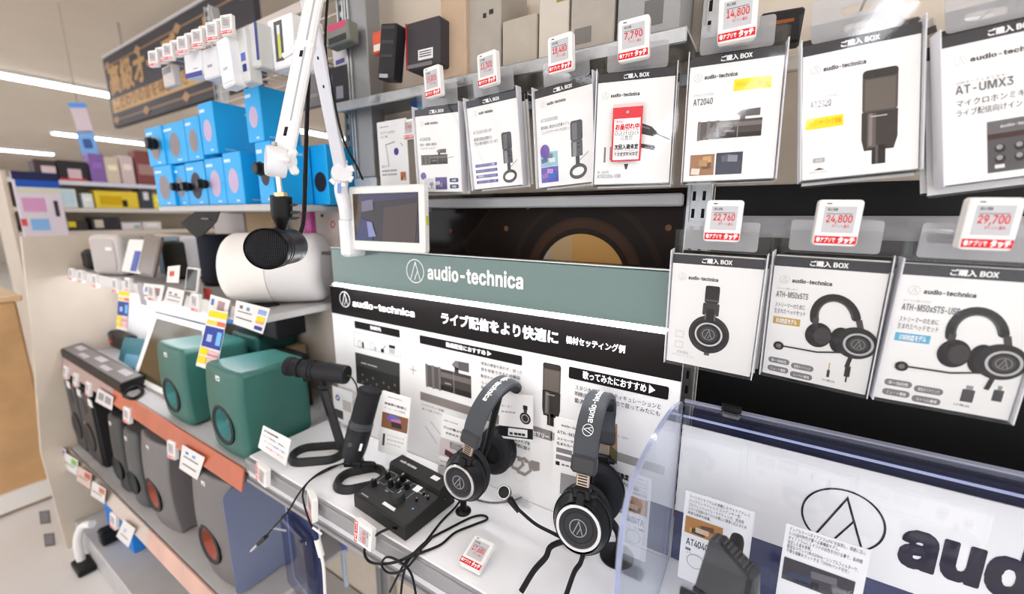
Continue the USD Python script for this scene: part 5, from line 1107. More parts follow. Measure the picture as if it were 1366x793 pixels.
# ---- blue speaker cartons
BLUE = M('carton_blue', (18, 168, 236), .42)
PINKG = {0: (196, 176, 206), 1: (146, 136, 140), 2: (70, 66, 74)}
def carton(label, xl, xr, Yf, dep, zb, zt, tone=0, R=None, yb=262):
    x0, x1 = P(xl, yb, Y=Yf)[0], P(xr, yb, Y=Yf)[0]
    t, w, d, h = box_thing('speaker_carton', label, 'carton', x0, x1, Yf, Yf+dep, zb, zt, BLUE, .002, 'blue speaker cartons on the upper shelf', R)
    pr = Print(((0, -d-.0002, 0), np.eye(3))); pr.add(affinity.scale(Point(0, h*.46).buffer(min(w*.56, h*.3), quad_segs=10), 1, min(1.25, h*.3/min(w*.56, h*.3))), PINKG[tone], 1)
    pr.add(sbox(-w*.85, h*.82, -w*.1, h*.88), (210, 230, 242), 1).add(sbox(w*.1, h*.06, w*.5, h*.10), (190, 220, 240), 1); t.part('printed_face', pr, None)
    ps = Print((np.array([w+.0002, 0, 0]), rot(90))); ps.add(sbox(-d*.7, h*.08, -d*.3, h*.11), (150, 205, 236), 1).add(sbox(d*.2, h*.82, d*.6, h*.86), (150, 205, 236), 1); t.part('printed_side', ps, None); return t
B0, B1, B2_ = .0305, .162, .292
carton('bottom row blue speaker carton at the far left end', 210, 233, .59, .13, B0, B1, 1)
carton('bottom row blue carton, second from the left', 234, 251, .60, .13, B0, B1-.004, 1)
carton('bottom row blue carton, third from the left behind black tags', 252, 277, .60, .13, B0, B1, 2)
carton('bottom row blue carton with pink disc, fourth from the left', 278.5, 302, .59, .13, B0, B1, 0)
carton('bottom row blue carton with large pink disc and bright highlight, fifth from the left', 303, 326, .59, .13, B0, B1+.008, 0)
carton('large bottom row blue carton behind the boom arm joint', 347, 367, .592, .105, B0, B1+.022, 2)
fx = box_thing('speaker_carton', 'blue carton at the right end of the shelf between the boom arm tubes', 'carton', -1.14, -1.006, .70, .795, B0, B1+.024, BLUE, .002, 'blue speaker cartons on the upper shelf')
pr = Print(((0, -fx[2]-.0002, 0), np.eye(3))); pr.add(Point(.035, .06).buffer(.026), (44, 40, 46), 1); fx[0].part('printed_face', pr, None)
carton('top row blue carton at the far left end with a black tag', 206.5, 228, .59, .13, B1+.0005, B2_-.008, 1)
carton('top row blue carton with grey disc, second from the left', 229, 258, .595, .13, B1+.0005, B2_-.008, 1)
carton('top row blue carton, third from the left', 259, 278, .595, .13, B1+.0005, B2_-.006, 1)
carton('top row blue carton with pink disc, tall and wide, fourth from the left', 279.5, 298, .585, .135, B1+.009, B2_+.016, 0)
carton('top row blue carton with pink disc left of the boom arm', 340, 360, .594, .10, B1+.0225, B2_+.024, 0)
# black anti-theft tags in front of the cartons
def theft_tag(label, x, y, Yf, r=.012):
    q = P(x, y, Y=Yf); t = Thing('security_tag', label, 'security tag', q, None, 'black anti-theft tags on the cartons')
    t.part('body', lathe([(0, 0), (r, 0), (r*1.05, .004), (r*1.05, .022), (r*.9, .026), (0, .026)], (0, -.027, 0), (0, 1, 0), 18), BLACK, smooth=40); t.part('face', lathe([(r*.8, -.0008), (0, -.0012)], (0, -.027, 0), (0, 1, 0), 18), DKGREY); t.part('collar', lathe([(r*1.06, .010), (r*1.3, .012), (r*1.06, .014)], (0, -.027, 0), (0, 1, 0), 18), BLACK)
theft_tag('large black security tag on the top row carton at the left end', 209, 192.5, .585, .017)
theft_tag('black security tag, left of three on the bottom row', 242, 250, .595); theft_tag('black security tag, middle of three on the bottom row', 256, 249.5, .595); theft_tag('black security tag, right of three on the bottom row', 277, 246, .585)
theft_tag('black security tag with white ring behind the boom arm joint', 355, 226, .587, .014)

# ---- things on the price tag shelf
ts = -.2448
a0, a1 = np.array([-1.255, .56, z(ts)+.1005]), np.array([-1.075, .725, z(ts)+.1005]); ax = a1-a0; L = np.linalg.norm(ax); ax /= L; r = .099
t = Thing('cylinder_speaker', 'large white cylinder speaker lying on the shelf behind the hanging microphone', 'speaker', (a0+a1)/2-[0, 0, .1005], world=True)
prof = [(0, -.012)]+[(r-.035+.035*math.sin(a), .023-.035*math.cos(a)) for a in np.linspace(0, math.pi/2, 8)]+[(r, L*.45)]
t.part('body', lathe(prof, a0, ax, 56), M('speaker_white', (240, 236, 230), .5), smooth=40)
t.part('sleeve', lathe([(r*.985, L*.45), (r*.985, L-.03)]+[(r*.985-.03+.03*math.cos(a), L-.03+.03*math.sin(a)) for a in np.linspace(0, math.pi/2, 8)]+[(0, L+.004)], a0, ax, 56), M('speaker_white_2', (226, 223, 222), .42), smooth=40)
t.part('rest', [bx(*sorted((a0[0]+.06, a0[0]+.12)), a0[1]-.02, a0[1]+.05, z(ts)+.0003, z(ts)+.006, .001)], BLACK)
q = P(276, 393, Y=.545); box_thing('red_tag', 'small red tag standing in front of the white cylinder speaker', 'tag', q[0]-.022, q[0]+.022, .545, .549, ts, ts+.032, M('tag_red', (210, 60, 54), .5), .001)
def col(label, x, y0, Y, r, mat, name='cylinder_speaker', top=None):
    """an upright round speaker on the shelf, its top seen at x, y0"""
    q = P(x, y0, Y=Y); h = q[2]-z(ts); t = Thing(name, label, 'speaker', (q[0], Y, z(ts)+.0004))
    t.part('base', lathe([(0, 0), (r*.94, 0), (r*.96, .006), (r*.9, .008)], (0, 0, 0), (0, 0, 1), 32), BLACK, smooth=40)
    t.part('body', lathe([(r*.9, .008), (r, .012), (r, h-.012), (r*.97, h-.004), (r*.85, h)], (0, 0, 0), (0, 0, 1), 36), mat, smooth=40); t.part('top_plate', lathe([(r*.86, h-.0003), (r*.5, h-.003), (0, h-.003)], (0, 0, 0), (0, 0, 1), 32), top or MATTE, smooth=40); return t
NAVY = M('fabric_navy', (34, 36, 46), .8, noise=.2, nscale=400)
col('tall black cylinder speaker left of the white cylinder speaker', 288, 313, .70, .058, NAVY)
col('white cylinder speaker standing left of the tall black one', 262, 315, .74, .055, M('fabric_white', (226, 224, 226), .7), top=WHITE)
col('olive black cylinder speaker left of the standing white one', 241, 322, .70, .062, M('fabric_olive', (62, 62, 56), .8, noise=.2, nscale=400))
# small pale speaker and neighbours at the left end
def pbox(name, label, cat, xl, xr, ytop, Y, dep, zb, mat, b=.003, R=None):
    q0, q1 = P(xl, ytop, Y=Y), P(xr, ytop, Y=Y); return box_thing(name, label, cat, q0[0], q1[0], Y, Y+dep, zb, (q0[2]+q1[2])/2-H, mat, b, None, R)
q0, q1 = P(128, 338, Y=.56), P(157, 338, Y=.56); t = Thing('bookshelf_speaker', 'small pale grey rounded speaker at the left end of the tag shelf', 'speaker', ((q0[0]+q1[0])/2, .60, z(ts)+.0004), rot(24)); hgt = P(140, 313, Y=.56)[2]-z(ts)
w = .075; t.part('cabinet', rbx(-w, w, -.06, .06, 0, hgt, .025, 4), M('pale_shell', (206, 198, 194), .5), smooth=40); t.part('grille', ext(rrect(-w*.72, w*.72, hgt*.12, hgt*.9, .02), -.0615, -.060), M('pale_fabric', (190, 182, 178), .8)); t.part('control', bx(w*.2, w*.6, -.063, -.061, hgt*.62, hgt*.7, .001), WHITE)
q0 = P(120, 338, Y=.58); box_thing('charging_stand', 'small black stand left of the pale speaker', 'stand', q0[0]-.10, q0[0]+.045, .56, .66, ts, ts+.09, BLACK, .015)
def lean_slab(name, label, cat, TL, TR, BR, BL, Yt, Yb, th, body, screen=None, m=.08, sname='screen'):
    """a flat slab leaning back: corners at these pixels, top edge at depth Yt and bottom edge at Yb"""
    a, b, c, d = P(*TL, Y=Yt), P(*TR, Y=Yt), P(*BR, Y=Yb), P(*BL, Y=Yb); x = (b-a+c-d); W = np.linalg.norm(x)/2; up = (a+b-c-d)/2; Hh = np.linalg.norm(up); R = basis(x, up); o = (c+d)/2
    t = Thing(name, label, cat, o, R); t.part('body', ext(rrect(-W/2, W/2, 0, Hh, min(.012, W*.06)), 0, th), body)
    if screen is not None: t.part(sname, ext(rrect(-W/2+m*W, W/2-m*W, Hh*.07, Hh*(1-.07), .002), -.0008, -.0001), screen)
    return t, W, Hh, R
t, W, Hh, R = lean_slab('phone_display', 'white leaning display card with a blue stripe right of the pale speaker', 'display', (168, 320), (196, 321), (186, 366), (163, 362), .60, .56, .006, WHITE)
pr = Print(); pr.add(sbox(-W*.05, Hh*.05, W*.28, Hh*.66), (92, 108, 176), 1); t.part('printed_stripe', pr, None)
t, W, Hh, R = lean_slab('phone_display', 'grey leaning tablet display beside the white card with blue stripe', 'display', (200, 318), (222, 319), (205, 372), (182, 365), .60, .56, .008, M('taupe_screen', (112, 100, 94), .4), M('taupe_glass', (118, 106, 100), .2))
pbox('product_box', 'blue grey upright box behind the tag shelf row', 'box', 206, 236, 317, .70, .08, ts, M('box_bluegrey', (122, 146, 164), .5))
pbox('product_box', 'narrow dark red upright box beside the blue grey one', 'box', 237, 243, 320, .71, .08, ts, M('box_red', (150, 44, 44), .5))
pbox('product_box', 'dark olive upright box beside the narrow red one', 'box', 244, 256, 318, .72, .08, ts, M('box_olive', (84, 80, 60), .5))
# hanging black cloth banner and cartons under the blue shelf
bn = [P(x, y, Y=yy) for x, y, yy in ((240, 298, .60), (262, 281, .58), (293, 281, .575), (288, 296, .575), (272, 313, .585), (262, 318, .59))]
t = Thing('shelf_banner', 'curved black printed cloth hanging under the blue carton shelf', 'banner', bn[1], world=True)
c_ = np.mean(bn, axis=0); v = np.array(bn+[p+[0, .003, 0] for p in bn]); t.part('cloth', trimesh.convex.convex_hull(v), M('banner_black', (32, 31, 32), .6)); q = P(276, 293, Y=.572)
pr = Print(((0, .570, H), rot(0))); pr.add(sbox(q[0]-.03, q[2]-H, q[0]+.015, q[2]-H+.004), (120, 120, 122), 1); t.part('lettering', pr, None)
pbox('product_box', 'tan cardboard box under the blue carton shelf', 'box', 326, 362, 281, .775, .055, ts, M('cardboard', (196, 166, 130), .7, noise=.05, nscale=30))
pbox('product_box', 'pale grey box under the blue carton shelf', 'box', 283, 324, 284, .78, .05, ts, M('box_pale', (190, 180, 176), .6))
t, W, Hh, R = lean_slab('product_package', 'pale package with a round red mark standing left of the tablet', 'package', (413, 283), (446, 285), (462, 330), (418, 330), .775, .765, .012, M('package_pale', (206, 194, 186), .5))
pr = Print(); pr.add(ring(W*.12, Hh*.62, .011, .004), (206, 60, 48), 1); pr.add(sbox(-W*.3, Hh*.82, -W*.2, Hh*.9), (60, 60, 66), 1); t.part('printed_mark', pr, None)
pbox('product_box', 'magenta and violet printed box behind the hanging microphone', 'box', 399, 412, 281, .70, .02, ts, M('box_magenta', (170, 66, 130), .5, noise=.5, nscale=40))
# ---- cards and tags along the tag shelf edge
mini = None
def mini_tag(label, x, y, Y, R, s=.9, group='small white price tags on the left shelf rails'):
    global mini
    q = P(x, y, Y=Y); off = np.asarray(R) @ np.array([0, 0, .0268*s]); Rs = np.asarray(R)*s
    if mini is None:
        mini = Thing('shelf_tag', label, 'price tag', q-off, Rs, group); tag_parts(mini, None, 1.)
    else: dup(mini, label, q-off, Rs)
RT = rot(2, -8)
ORD = ['first', 'second', 'third', 'fourth', 'fifth', 'sixth', 'seventh', 'eighth', 'ninth', 'tenth', 'eleventh']
for k, (x, y) in enumerate([(96.5, 366), (109, 369), (128, 375), (155, 381), (172, 381), (204, 391), (262, 404)]):
    mini_tag('%s white tag from the left on the rail of the tag shelf' % ORD[k], x, y, .502-.004*(k % 2), RT, 1.0)
def flat_card(label, quadpx, Y, fill=(236, 232, 230), name='shelf_card', deco=None, cat='card', mat=PAPER):
    pts = np.array([P(x, y, Y=Y) for x, y in quadpx]); t = Thing(name, label, cat, pts.mean(0), world=True)
    t.part('card', ext(Polygon([(p[0], p[2]) for p in pts]), Y, Y+.0012), M('card_%d_%d_%d' % tuple(fill), fill, .5)); pr = Print(((0, Y, 0), np.eye(3)))
    def at(u, v): p = (pts[0]*(1-u)+pts[1]*u)*(1-v)+(pts[3]*(1-u)+pts[2]*u)*v; return p[0], p[2]
    n = 0
    for c, u0, v0, u1, v1 in deco or []: pr.add(Polygon([at(u0, v0), at(u1, v0), at(u1, v1), at(u0, v1)]), c, 1+n); n += 1
    if n: t.part('printed_blocks', pr, None)
    return t
GRY, BLU, YEL, RED_, NVY = (120, 118, 122), (90, 120, 196), (250, 218, 40), (214, 70, 70), (52, 72, 160)
flat_card('white card with grey code square, sixth along the tag shelf rail', ((192, 378), (219, 381), (215, 404), (188, 399)), .499, deco=[((150, 120, 120), .5, .2, .85, .65), ((150, 160, 200), .12, .2, .3, .5), (GRY, .1, .7, .8, .76), (RED_, .5, .85, .7, .95)])
flat_card('plain white card with two lines of grey lettering on the tag shelf rail', ((224, 383), (246, 388), (242, 410), (219, 404)), .499, deco=[(GRY, .15, .25, .3, .38), (GRY, .5, .28, .65, .4), (GRY, .15, .45, .85, .5), (GRY, .15, .7, .85, .75)])
flat_card('white card with code square above the large yellow and blue banner', ((281, 393), (307, 401), (302, 424), (277, 416)), .499, deco=[(BLU, .1, .2, .25, .55), ((180, 150, 150), .45, .2, .8, .75)])
flat_card('large white corner card with a yellow and blue column at the shelf end', ((315, 401), (360, 412), (350, 446), (311, 432)), .496, deco=[(GRY, .14, .14, .24, .28), ((110, 150, 190), .36, .16, .46, .3), (GRY, .1, .38, .55, .42), (GRY, .08, .64, .6, .69), ((140, 170, 220), .72, .12, .95, .3), (YEL, .72, .38, .95, .55), ((240, 170, 120), .72, .55, .95, .66), (NVY, .72, .76, .95, .9)])
POP = [(YEL, .05, .02, 1, .12), ((250, 214, 90), .05, .17, .6, .24), ((240, 120, 90), .6, .17, 1, .24), (NVY, .05, .27, 1, .62), ((180, 196, 236), .25, .40, .5, .52), ((120, 190, 240), .72, .33, .95, .55), (YEL, .05, .64, .45, .76), (YEL, .05, .79, .45, .92), ((244, 190, 186), .5, .66, .98, .78), ((244, 190, 186), .5, .8, .98, .92), (NVY, .5, .725, .98, .74)]
flat_card('long yellow and dark blue promotion card hanging over the first green speaker', ((279, 412), (304, 417), (288, 497), (261, 488)), .485, (240, 238, 236), 'promotion_card', POP, 'promotion card')
flat_card('narrow yellow and blue promotion card hanging before the lit backboard', ((158, 387), (173, 389), (170, 442), (155, 439)), .49, (230, 226, 224), 'promotion_card', POP, 'promotion card')
t = flat_card('white and red round sign standing on the tag shelf', ((224, 356), (240, 354), (238, 378), (222, 377)), .51, (238, 232, 228), 'round_sign', [((216, 90, 80), .2, .3, .6, .6)], 'sign')
t, W, Hh, R = lean_slab('phone_display', 'white framed dummy phone leaning on the tag shelf before the olive speaker', 'phone', (254, 359), (270, 360), (262, 392), (246, 388), .53, .515, .005, WHITE, M('phone_glass', (60, 58, 60), .2))
q = P(188, 384, Y=.50); box_thing('shelf_clip', 'grey plastic clip between the white tags of the tag shelf', 'clip', q[0]-.025, q[0]+.02, .498, .506, -.30, -.222, M('clip_grey', (168, 164, 172), .4), .003)

# ---- things on the orange railed shelf
gs = -.6297
def hull_speaker(name, label, x0, x1, y0, y1, zb, zt, shell, bulge, rnd, cone, rdr, zdr, ring_m, sticker=True, cat_='speaker', side=None):
    w, d, h = (x1-x0)/2, (y1-y0)/2, zt-zb; t = Thing(name, label, cat_, ((x0+x1)/2, (y0+y1)/2, z(zb)+.0004)); pts = []
    for u in np.linspace(-1, 1, 13):
        for v in np.linspace(-1, 1, 13): pts.append([u*(w-rnd), -d+bulge*(u*u*.7+v*v*.6), h/2+v*(h/2-rnd)])
    s = trimesh.creation.uv_sphere(rnd, count=[10, 16]).vertices; allp = [np.array(pts)+[0, rnd, 0]+0*s[0]]
    fr = np.array(pts); allp = [np.vstack([fr + [0, 0, 0]])]
    for u in (-1, 1):
        for v in (-1, 1): allp += [s*[1, .6, 1]+[u*(w-rnd), -d+bulge*1.3+rnd*.6, h/2+v*(h/2-rnd)], s+[u*(w-rnd*1.4), d-rnd, h/2+v*(h/2-rnd*1.4)]]
    for u in np.linspace(-1, 1, 7):
        for v in (-1, 1): allp += [s*[1, .6, 1]+[u*(w-rnd), -d+bulge*(u*u*.7+.6)+rnd*.6, h/2+v*(h/2-rnd)], s*[1, .6, 1]+[v*(w-rnd), -d+bulge*(.7+u*u*.6)+rnd*.6, h/2+u*(h/2-rnd)]]
    cab = trimesh.convex.convex_hull(np.vstack(allp)); cut = cyl((0, -d-.05, zdr), (0, -d+.028, zdr), rdr, 40)
    try: cab = trimesh.boolean.difference([cab, cut], engine='manifold')
    except Exception: pass
    t.part('cabinet', cab, shell, smooth=32); yf = -d+bulge*((zdr-h/2)/(h/2))**2*.6
    dr = t.part('driver', lathe([(rdr*.995, .0), (rdr*.90, -.003), (rdr*.84, .0005), (rdr*.80, .003)], (0, yf+.0005, zdr), (0, 1, 0), 40), ring_m, smooth=40)
    t.part('cone', lathe([(rdr*.80, .003), (rdr*.36, .024), (rdr*.30, .022), (rdr*.28, .016)], (0, yf+.0005, zdr), (0, 1, 0), 40), cone, dr, smooth=40)
    t.part('tweeter', lathe([(rdr*.28, .016), (rdr*.18, .012), (0, .009)], (0, yf+.0005, zdr), (0, 1, 0), 24), cone, dr, smooth=40)
    if sticker: t.part('label_plate', ext(rrect(-.010, .010, h-.034, h-.020, .002).difference(rrect(-.006, .006, h-.031, h-.026, .001)), -d+bulge*.5-.0006, -d+bulge*.5+.0006+.002), WHITE)
    return t
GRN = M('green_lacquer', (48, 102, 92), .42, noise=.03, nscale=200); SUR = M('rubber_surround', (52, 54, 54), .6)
GCONE = M('green_cone', (40, 108, 108), .3, metal=.35)
hull_speaker('active_speaker', 'green rounded active speaker, right of the pair, beside the white counter', -1.262, -1.072, .445, .645, gs, -.385, GRN, .008, .022, GCONE, .056, .088, SUR)
hull_speaker('active_speaker', 'green rounded active speaker, left of the pair, behind the hanging promotion card', -1.60, -1.41, .45, .65, gs, -.385, GRN, .008, .022, GCONE, .056, .088, SUR)
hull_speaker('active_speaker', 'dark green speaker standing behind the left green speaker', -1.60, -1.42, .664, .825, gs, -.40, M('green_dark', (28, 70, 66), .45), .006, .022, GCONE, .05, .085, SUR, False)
pbox('product_box', 'tan carton at the back behind the right green speaker', 'box', 344, 386, 459, .765, .06, gs, M('cardboard', (196, 166, 130), .7, noise=.05, nscale=30))
t, w, d, h = pbox('product_box', 'black flat box with grey lettering behind the right green speaker', 'box', 346, 392, 470, .70, .05, gs, M('box_black', (38, 36, 38), .5)); pr = Print(((0, -d-.0002, 0), np.eye(3))); pr.add(sbox(-w*.6, h-.026, w*.2, h-.018), (110, 110, 112), 1); t.part('lettering', pr, None)
q0, q1 = P(301, 436, Y=.64), P(344, 440, Y=.64); t, w, d, h = box_thing('hanging_box', 'blue box hanging under the tag shelf behind the corner card', 'box', q0[0], q1[0], .64, .74, -.36, -.2635, M('box_blue', (40, 84, 140), .5)); 
q0, q1 = P(346, 440, Y=.66), P(368, 445, Y=.66); box_thing('hanging_box', 'black box hanging under the tag shelf beside the blue one', 'box', q0[0], q1[0], .66, .76, -.38, -.2635, MATTE)
# sampler keyboard and small devices
q0, q1 = P(80, 474, Z=gs), P(161, 526, Z=gs); t = Thing('sampler', 'long dark grey sampler with rows of pale buttons at the left of the shelf', 'sampler', ((q0[0]+q1[0])/2, .505, z(gs)+.0004), rot(0)); w = (q1[0]-q0[0])/2
t.part('body', exx(Polygon([(-.07, .0), (.0, .0), (.0, .046), (-.066, .036), (-.07, .032)]), -w, w), M('sampler_black', (36, 35, 36), .45)); Rf = rot(0, -90+math.degrees(math.atan2(.010, .066))); o_ = np.array([0, -.066, .0363])
t.part('top_panel', moved(ext(sbox(-w+.008, .004, w-.008, .062), -.0012, 0), Rf, o_), M('sampler_grey', (104, 98, 98), .35))
for k in range(5): t.part('button_bank', moved(bx(-w+.09+k*(2*w-.1)/5, -w+.09+(k+.72)*(2*w-.1)/5, -.0035, -.0012, .012 if k % 2 else .030, .030 if k % 2 else .054, .001), Rf, o_), M('button_pale', (170, 164, 168), .35))
t, w, d, h = pbox('portable_recorder', 'black boxy device with a red button behind the sampler', 'recorder', 132, 163, 443, .60, .05, gs, BLACK, .01); t.part('red_button', bx(-w*.2, w*.1, -d-.004, -d, h*.35, h*.5, .001), M('button_red', (220, 50, 40), .4)); t.part('screen', bx(-w*.7, w*.2, -d-.003, -d, h*.6, h*.9, .001), DKGREY)
t, w, d, h = box_thing('web_camera', 'small round white camera lens on top of a black stand by the lit board', 'camera', P(133, 448, Y=.58)[0]-.03, P(133, 448, Y=.58)[0]+.03, .56, .59, gs, P(133, 443, Y=.58)[2]-H, BLACK, .01); t.part('lens', lathe([(0, -.004), (.014, -.004), (.016, 0)], (0, -d-.001, h*.85), (0, -1, 0), 16), M('lens_pale', (190, 200, 230), .3))
t, W, Hh, R = lean_slab('display_card', 'teal leaning display card with a pale blue square left of the tablet', 'display card', (162, 452), (187, 454), (184, 497), (154, 489), .59, .545, .006, M('teal_card', (34, 110, 126), .4)); pr = Print(); pr.add(rrect(-W*.2, W*.42, Hh*.1, Hh*.48, .004), (120, 176, 206), 1); t.part('printed_square', pr, None)
t, W, Hh, R = lean_slab('tablet', 'large tablet with white bezel leaning beside the left green speaker', 'tablet', (212, 421), (290, 441), (246, 541), (177, 506), .60, .50, .010, WHITE, M('tablet_glass', (74, 66, 48), .12, spec=.3), .08)
t.part('edge', ext(sbox(-W/2, Hh+.0002, W/2, Hh+.006), 0, .010), M('tablet_edge', (50, 50, 60), .4))
for k, (a, b) in enumerate((((166, 524), (190, 532)),)):
    t = cable('black strap and cord lying at the foot of the sampler', [P(164, 528, Z=gs+.006), P(172, 520, Z=gs+.02), P(184, 516, Z=gs+.02), P(190, 524, Z=gs+.006), P(178, 532, Z=gs+.006), P(166, 529, Z=gs+.006)], .006)
# ---- tags on the orange rail
for k, (x, y) in enumerate([(76, 485), (89, 497), (102, 507), (119, 519)]): mini_tag('%s white tag from the left on the middle price rail' % ORD[k], x, y, .424, rot(0, -10), 1.05)
mini_tag('white tag alone at the start of the orange price rail', 171, 554, .424, rot(4, -8), 1.05); mini_tag('white tag on the orange price rail below the left green speaker', 231, 600, .424, rot(4, -8, -4), 1.05)
for k, (x, y) in enumerate([(76, 497), (91, 512), (105, 523), (120, 537)]): q = P(x, y, Y=.422); box_thing('rail_clip', '%s hanging white clip from the left under the middle price rail' % ORD[k], 'clip', q[0]-.022, q[0]+.022, .420, .424, q[2]-H-.02, q[2]-H+.012, WHITE, .001, 'white clips hanging under the middle rail')
flat_card('pale double card at the end of the mauve rail', ((131, 518), (151, 530), (149, 548), (127, 536)), .4235, (226, 220, 220), deco=[((150, 150, 156), .12, .2, .45, .7), ((150, 150, 156), .55, .2, .9, .7)])
flat_card('white card with two blue squares on the orange rail', ((243, 594), (273, 611), (263, 641), (239, 625)), .4215, deco=[(BLU, .2, .16, .34, .26), ((110, 170, 226), .52, .16, .66, .26), (GRY, .14, .36, .84, .41), (GRY, .14, .68, .84, .73)])

# ---- speakers on the lower shelf
ls = -1.0597
def ls_speaker(label, x0, x1, y0, y1, zt, shell, cone, rdr=.062, zdr=.125, bulge=.02, rnd=.014, st=True): return hull_speaker('bookshelf_speaker', label, x0, x1, y0, y1, ls, zt, shell, bulge, rnd, cone, rdr, zdr, SUR, st)
COP = M('copper_cone', (130, 52, 28), .3, metal=.4); SLATE = M('slate_shell', (112, 108, 108), .45); SHADE = M('charcoal_shell', (70, 70, 70), .5)
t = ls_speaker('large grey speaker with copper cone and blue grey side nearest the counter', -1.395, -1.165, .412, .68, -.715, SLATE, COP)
t.part('side_panel', exx(rrect(-.126, .128, .004, .332, .02), .1152, .1168), M('painted_side_sheen', (116, 126, 156), .3), label='blue grey side panel')  # added sheet; bluish light reflected off the cabinet side painted as its colour
ls_speaker('large grey speaker with copper cone, second from the counter', -1.80, -1.575, .412, .68, -.735, SLATE, COP)
ls_speaker('slim grey speaker, right of the two between the black and copper coned ones', -1.945, -1.82, .412, .62, -.76, M('grey_mid_shell', (88, 88, 88), .45), M('grey_cone', (60, 60, 62), .4), .048, .10, .01, .02)
ls_speaker('slim grey speaker, left of the two beside the black monitor', -2.10, -1.975, .412, .62, -.745, SHADE, M('grey_cone', (60, 60, 62), .4), .048, .10, .01, .02)
for lab, x0, x1 in (('black studio monitor in the lower left corner of the shelf', -2.645, -2.49), ('black studio monitor beside the slim grey speakers', -2.475, -2.29)):
    t, w, d, h = box_thing('studio_monitor', lab, 'speaker', x0, x1, .43, .72, ls, -.72, M('monitor_black', (40, 39, 40), .5), .006)
    t.part('baffle', bx(-w+.006, w-.006, -d-.008, -d, .012, h-.012, .004), M('baffle_grey', (74, 72, 72), .45)); dr = t.part('driver', lathe([(.062, -.0085), (.064, -.012), (.055, -.014), (.03, -.010), (.0, -.012)], (0, -d, h*.36), (0, 1, 0), 32), M('driver_dark', (50, 48, 48), .5), smooth=40); t.part('tweeter', lathe([(.036, -.0085), (.028, -.013), (0, -.012)], (0, -d, h*.78), (0, 1, 0), 24), DKGREY, smooth=40); t.part('badge', bx(-w*.6, -w*.4, -d-.0095, -d-.008, h*.5, h*.54), ALU)
# lower rail tags and cards
flat_card('red card end at the left of the lower price rail', ((64, 583), (73, 586), (70, 601), (63, 598)), .388, (170, 70, 60))
for k, (x, y, c1, c2) in enumerate([(79, 605, (232, 226, 224), (70, 90, 170)), (95, 619, (226, 226, 222), (120, 180, 90)), (113, 637, (214, 190, 180), (190, 96, 70)), (132, 657, (228, 222, 218), (196, 120, 90))]):
    flat_card('%s folded price card from the left on the lower rail' % ORD[k], ((x-9, y-15), (x+9, y-4), (x+7, y+16), (x-11, y+4)), .376-.002*k, c1, deco=[(c2, .55, .1, .95, .45), (GRY, .1, .55, .8, .62)])
mini_tag('white tag alone on the lower price rail below the grey speakers', 153, 695, .372, rot(4, -8), 1.1)
flat_card('white card on the lower rail before the salmon strip', ((165, 694), (180, 706), (171, 731), (155, 716)), .371, deco=[((190, 200, 230), .3, .3, .5, .5), (GRY, .2, .65, .8, .7)])
# bottom deck
q = P(100, 690, Y=.34); t = Thing('door_stop', 'white bent post standing at the foot of the end panel', 'post', (q[0], .33, 0), None); t.part('post', tube([(0, 0, .001), (0, 0, .12), (.03, .02, .2), (.10, .04, .23)], .015, 12), WHITE); t.part('foot', bx(-.03, .09, -.03, .03, .0005, .03, .006), BLACK)
q0, q1 = P(152, 740, Y=.44), P(182, 752, Y=.44); t, w, d, h = box_thing('product_box', 'bright blue carton on the bottom deck under the lower rail', 'box', q0[0], q1[0], .44, .58, -1.4295, -1.31, M('carton_bright', (20, 128, 220), .45), .003, None); pr = Print(((0, -d-.0002, 0), np.eye(3))); pr.add(Point(-w*.3, h*.6).buffer(.03), (90, 170, 236), 1); t.part('printed_face', pr, None)
q = P(137, 734, Y=.38); box_thing('rubber_block', 'small black block on the bottom deck left of the blue carton', 'block', q[0]-.04, q[0]+.02, .38, .44, -1.4295, -1.36, BLACK, .008)
for x, y, s in ((60, 690, 'upper'), (66, 720, 'lower')):
    q = P(x, y, Z=-1.549); t = Thing('floor_sticker', '%s dark square sticker on the pale floor' % s, 'sticker', (q[0], q[1], .0004), world=True)
    for nm, k, z0, m_ in (('sticker', 1., .0004, M('sticker_grey', (112, 112, 120), .6)), ('inner_square', .75, .0018, M('sticker_light', (136, 136, 144), .6))):
        pg = Polygon([P(x+a*k, y+b*k, Z=-1.549)[:2] for a, b in ((-8, -7), (6, -9), (8, 8), (-6, 10))]); t.part(nm, exz(pg, z0, z0+.001), m_)

# ---- under the counter
q0, q1 = P(372, 700, Y=.60), P(440, 740, Y=.60)
def blister(label, xl, xr, yt, Y, col, zb, name='blister_pack'):
    
    a, b = P(xl, yt, Y=Y), P(xr, yt, Y=Y); t = Thing(name, label, 'package', ((a[0]+b[0])/2, Y, z(zb)), rot(-8)); w, h = (b[0]-a[0])/2, -.690-zb
    t.part('card', ext(rrect(-w, w, 0, h, .008), 0, .001), M('pack_%d' % col[2], col, .4)); t.part('blister', rbx(-w*.75, w*.75, -.03, 0, h*.08, h*.75, .012, 3), clear('blister', (200, 206, 226), 1.4, .05)); t.part('hanger', bx(-.01, .01, 0, .001, h+.0003, h+.0255), HAZY); t.part('edge', [ext(rrect(-w, w, 0, h, .008).difference(rrect(-w+.006, w-.006, .006, h-.006, .006)), -.002, -.0003)], M('pack_edge', (196, 202, 226), .3))
    g = Print(((0, -.0004, 0), np.eye(3))); g.add(rrect(-w*.6, w*.5, h*.25, h*.7, .02), (58, 60, 84), 1).add(sbox(-w*.5, h*.84, w*.4, h*.9), (214, 216, 226), 1); t.part('printed_picture', g, None); return t
blister('dark blue clear fronted package under the left end of the counter', 374, 432, 676, .50, (50, 56, 92), -1.0)
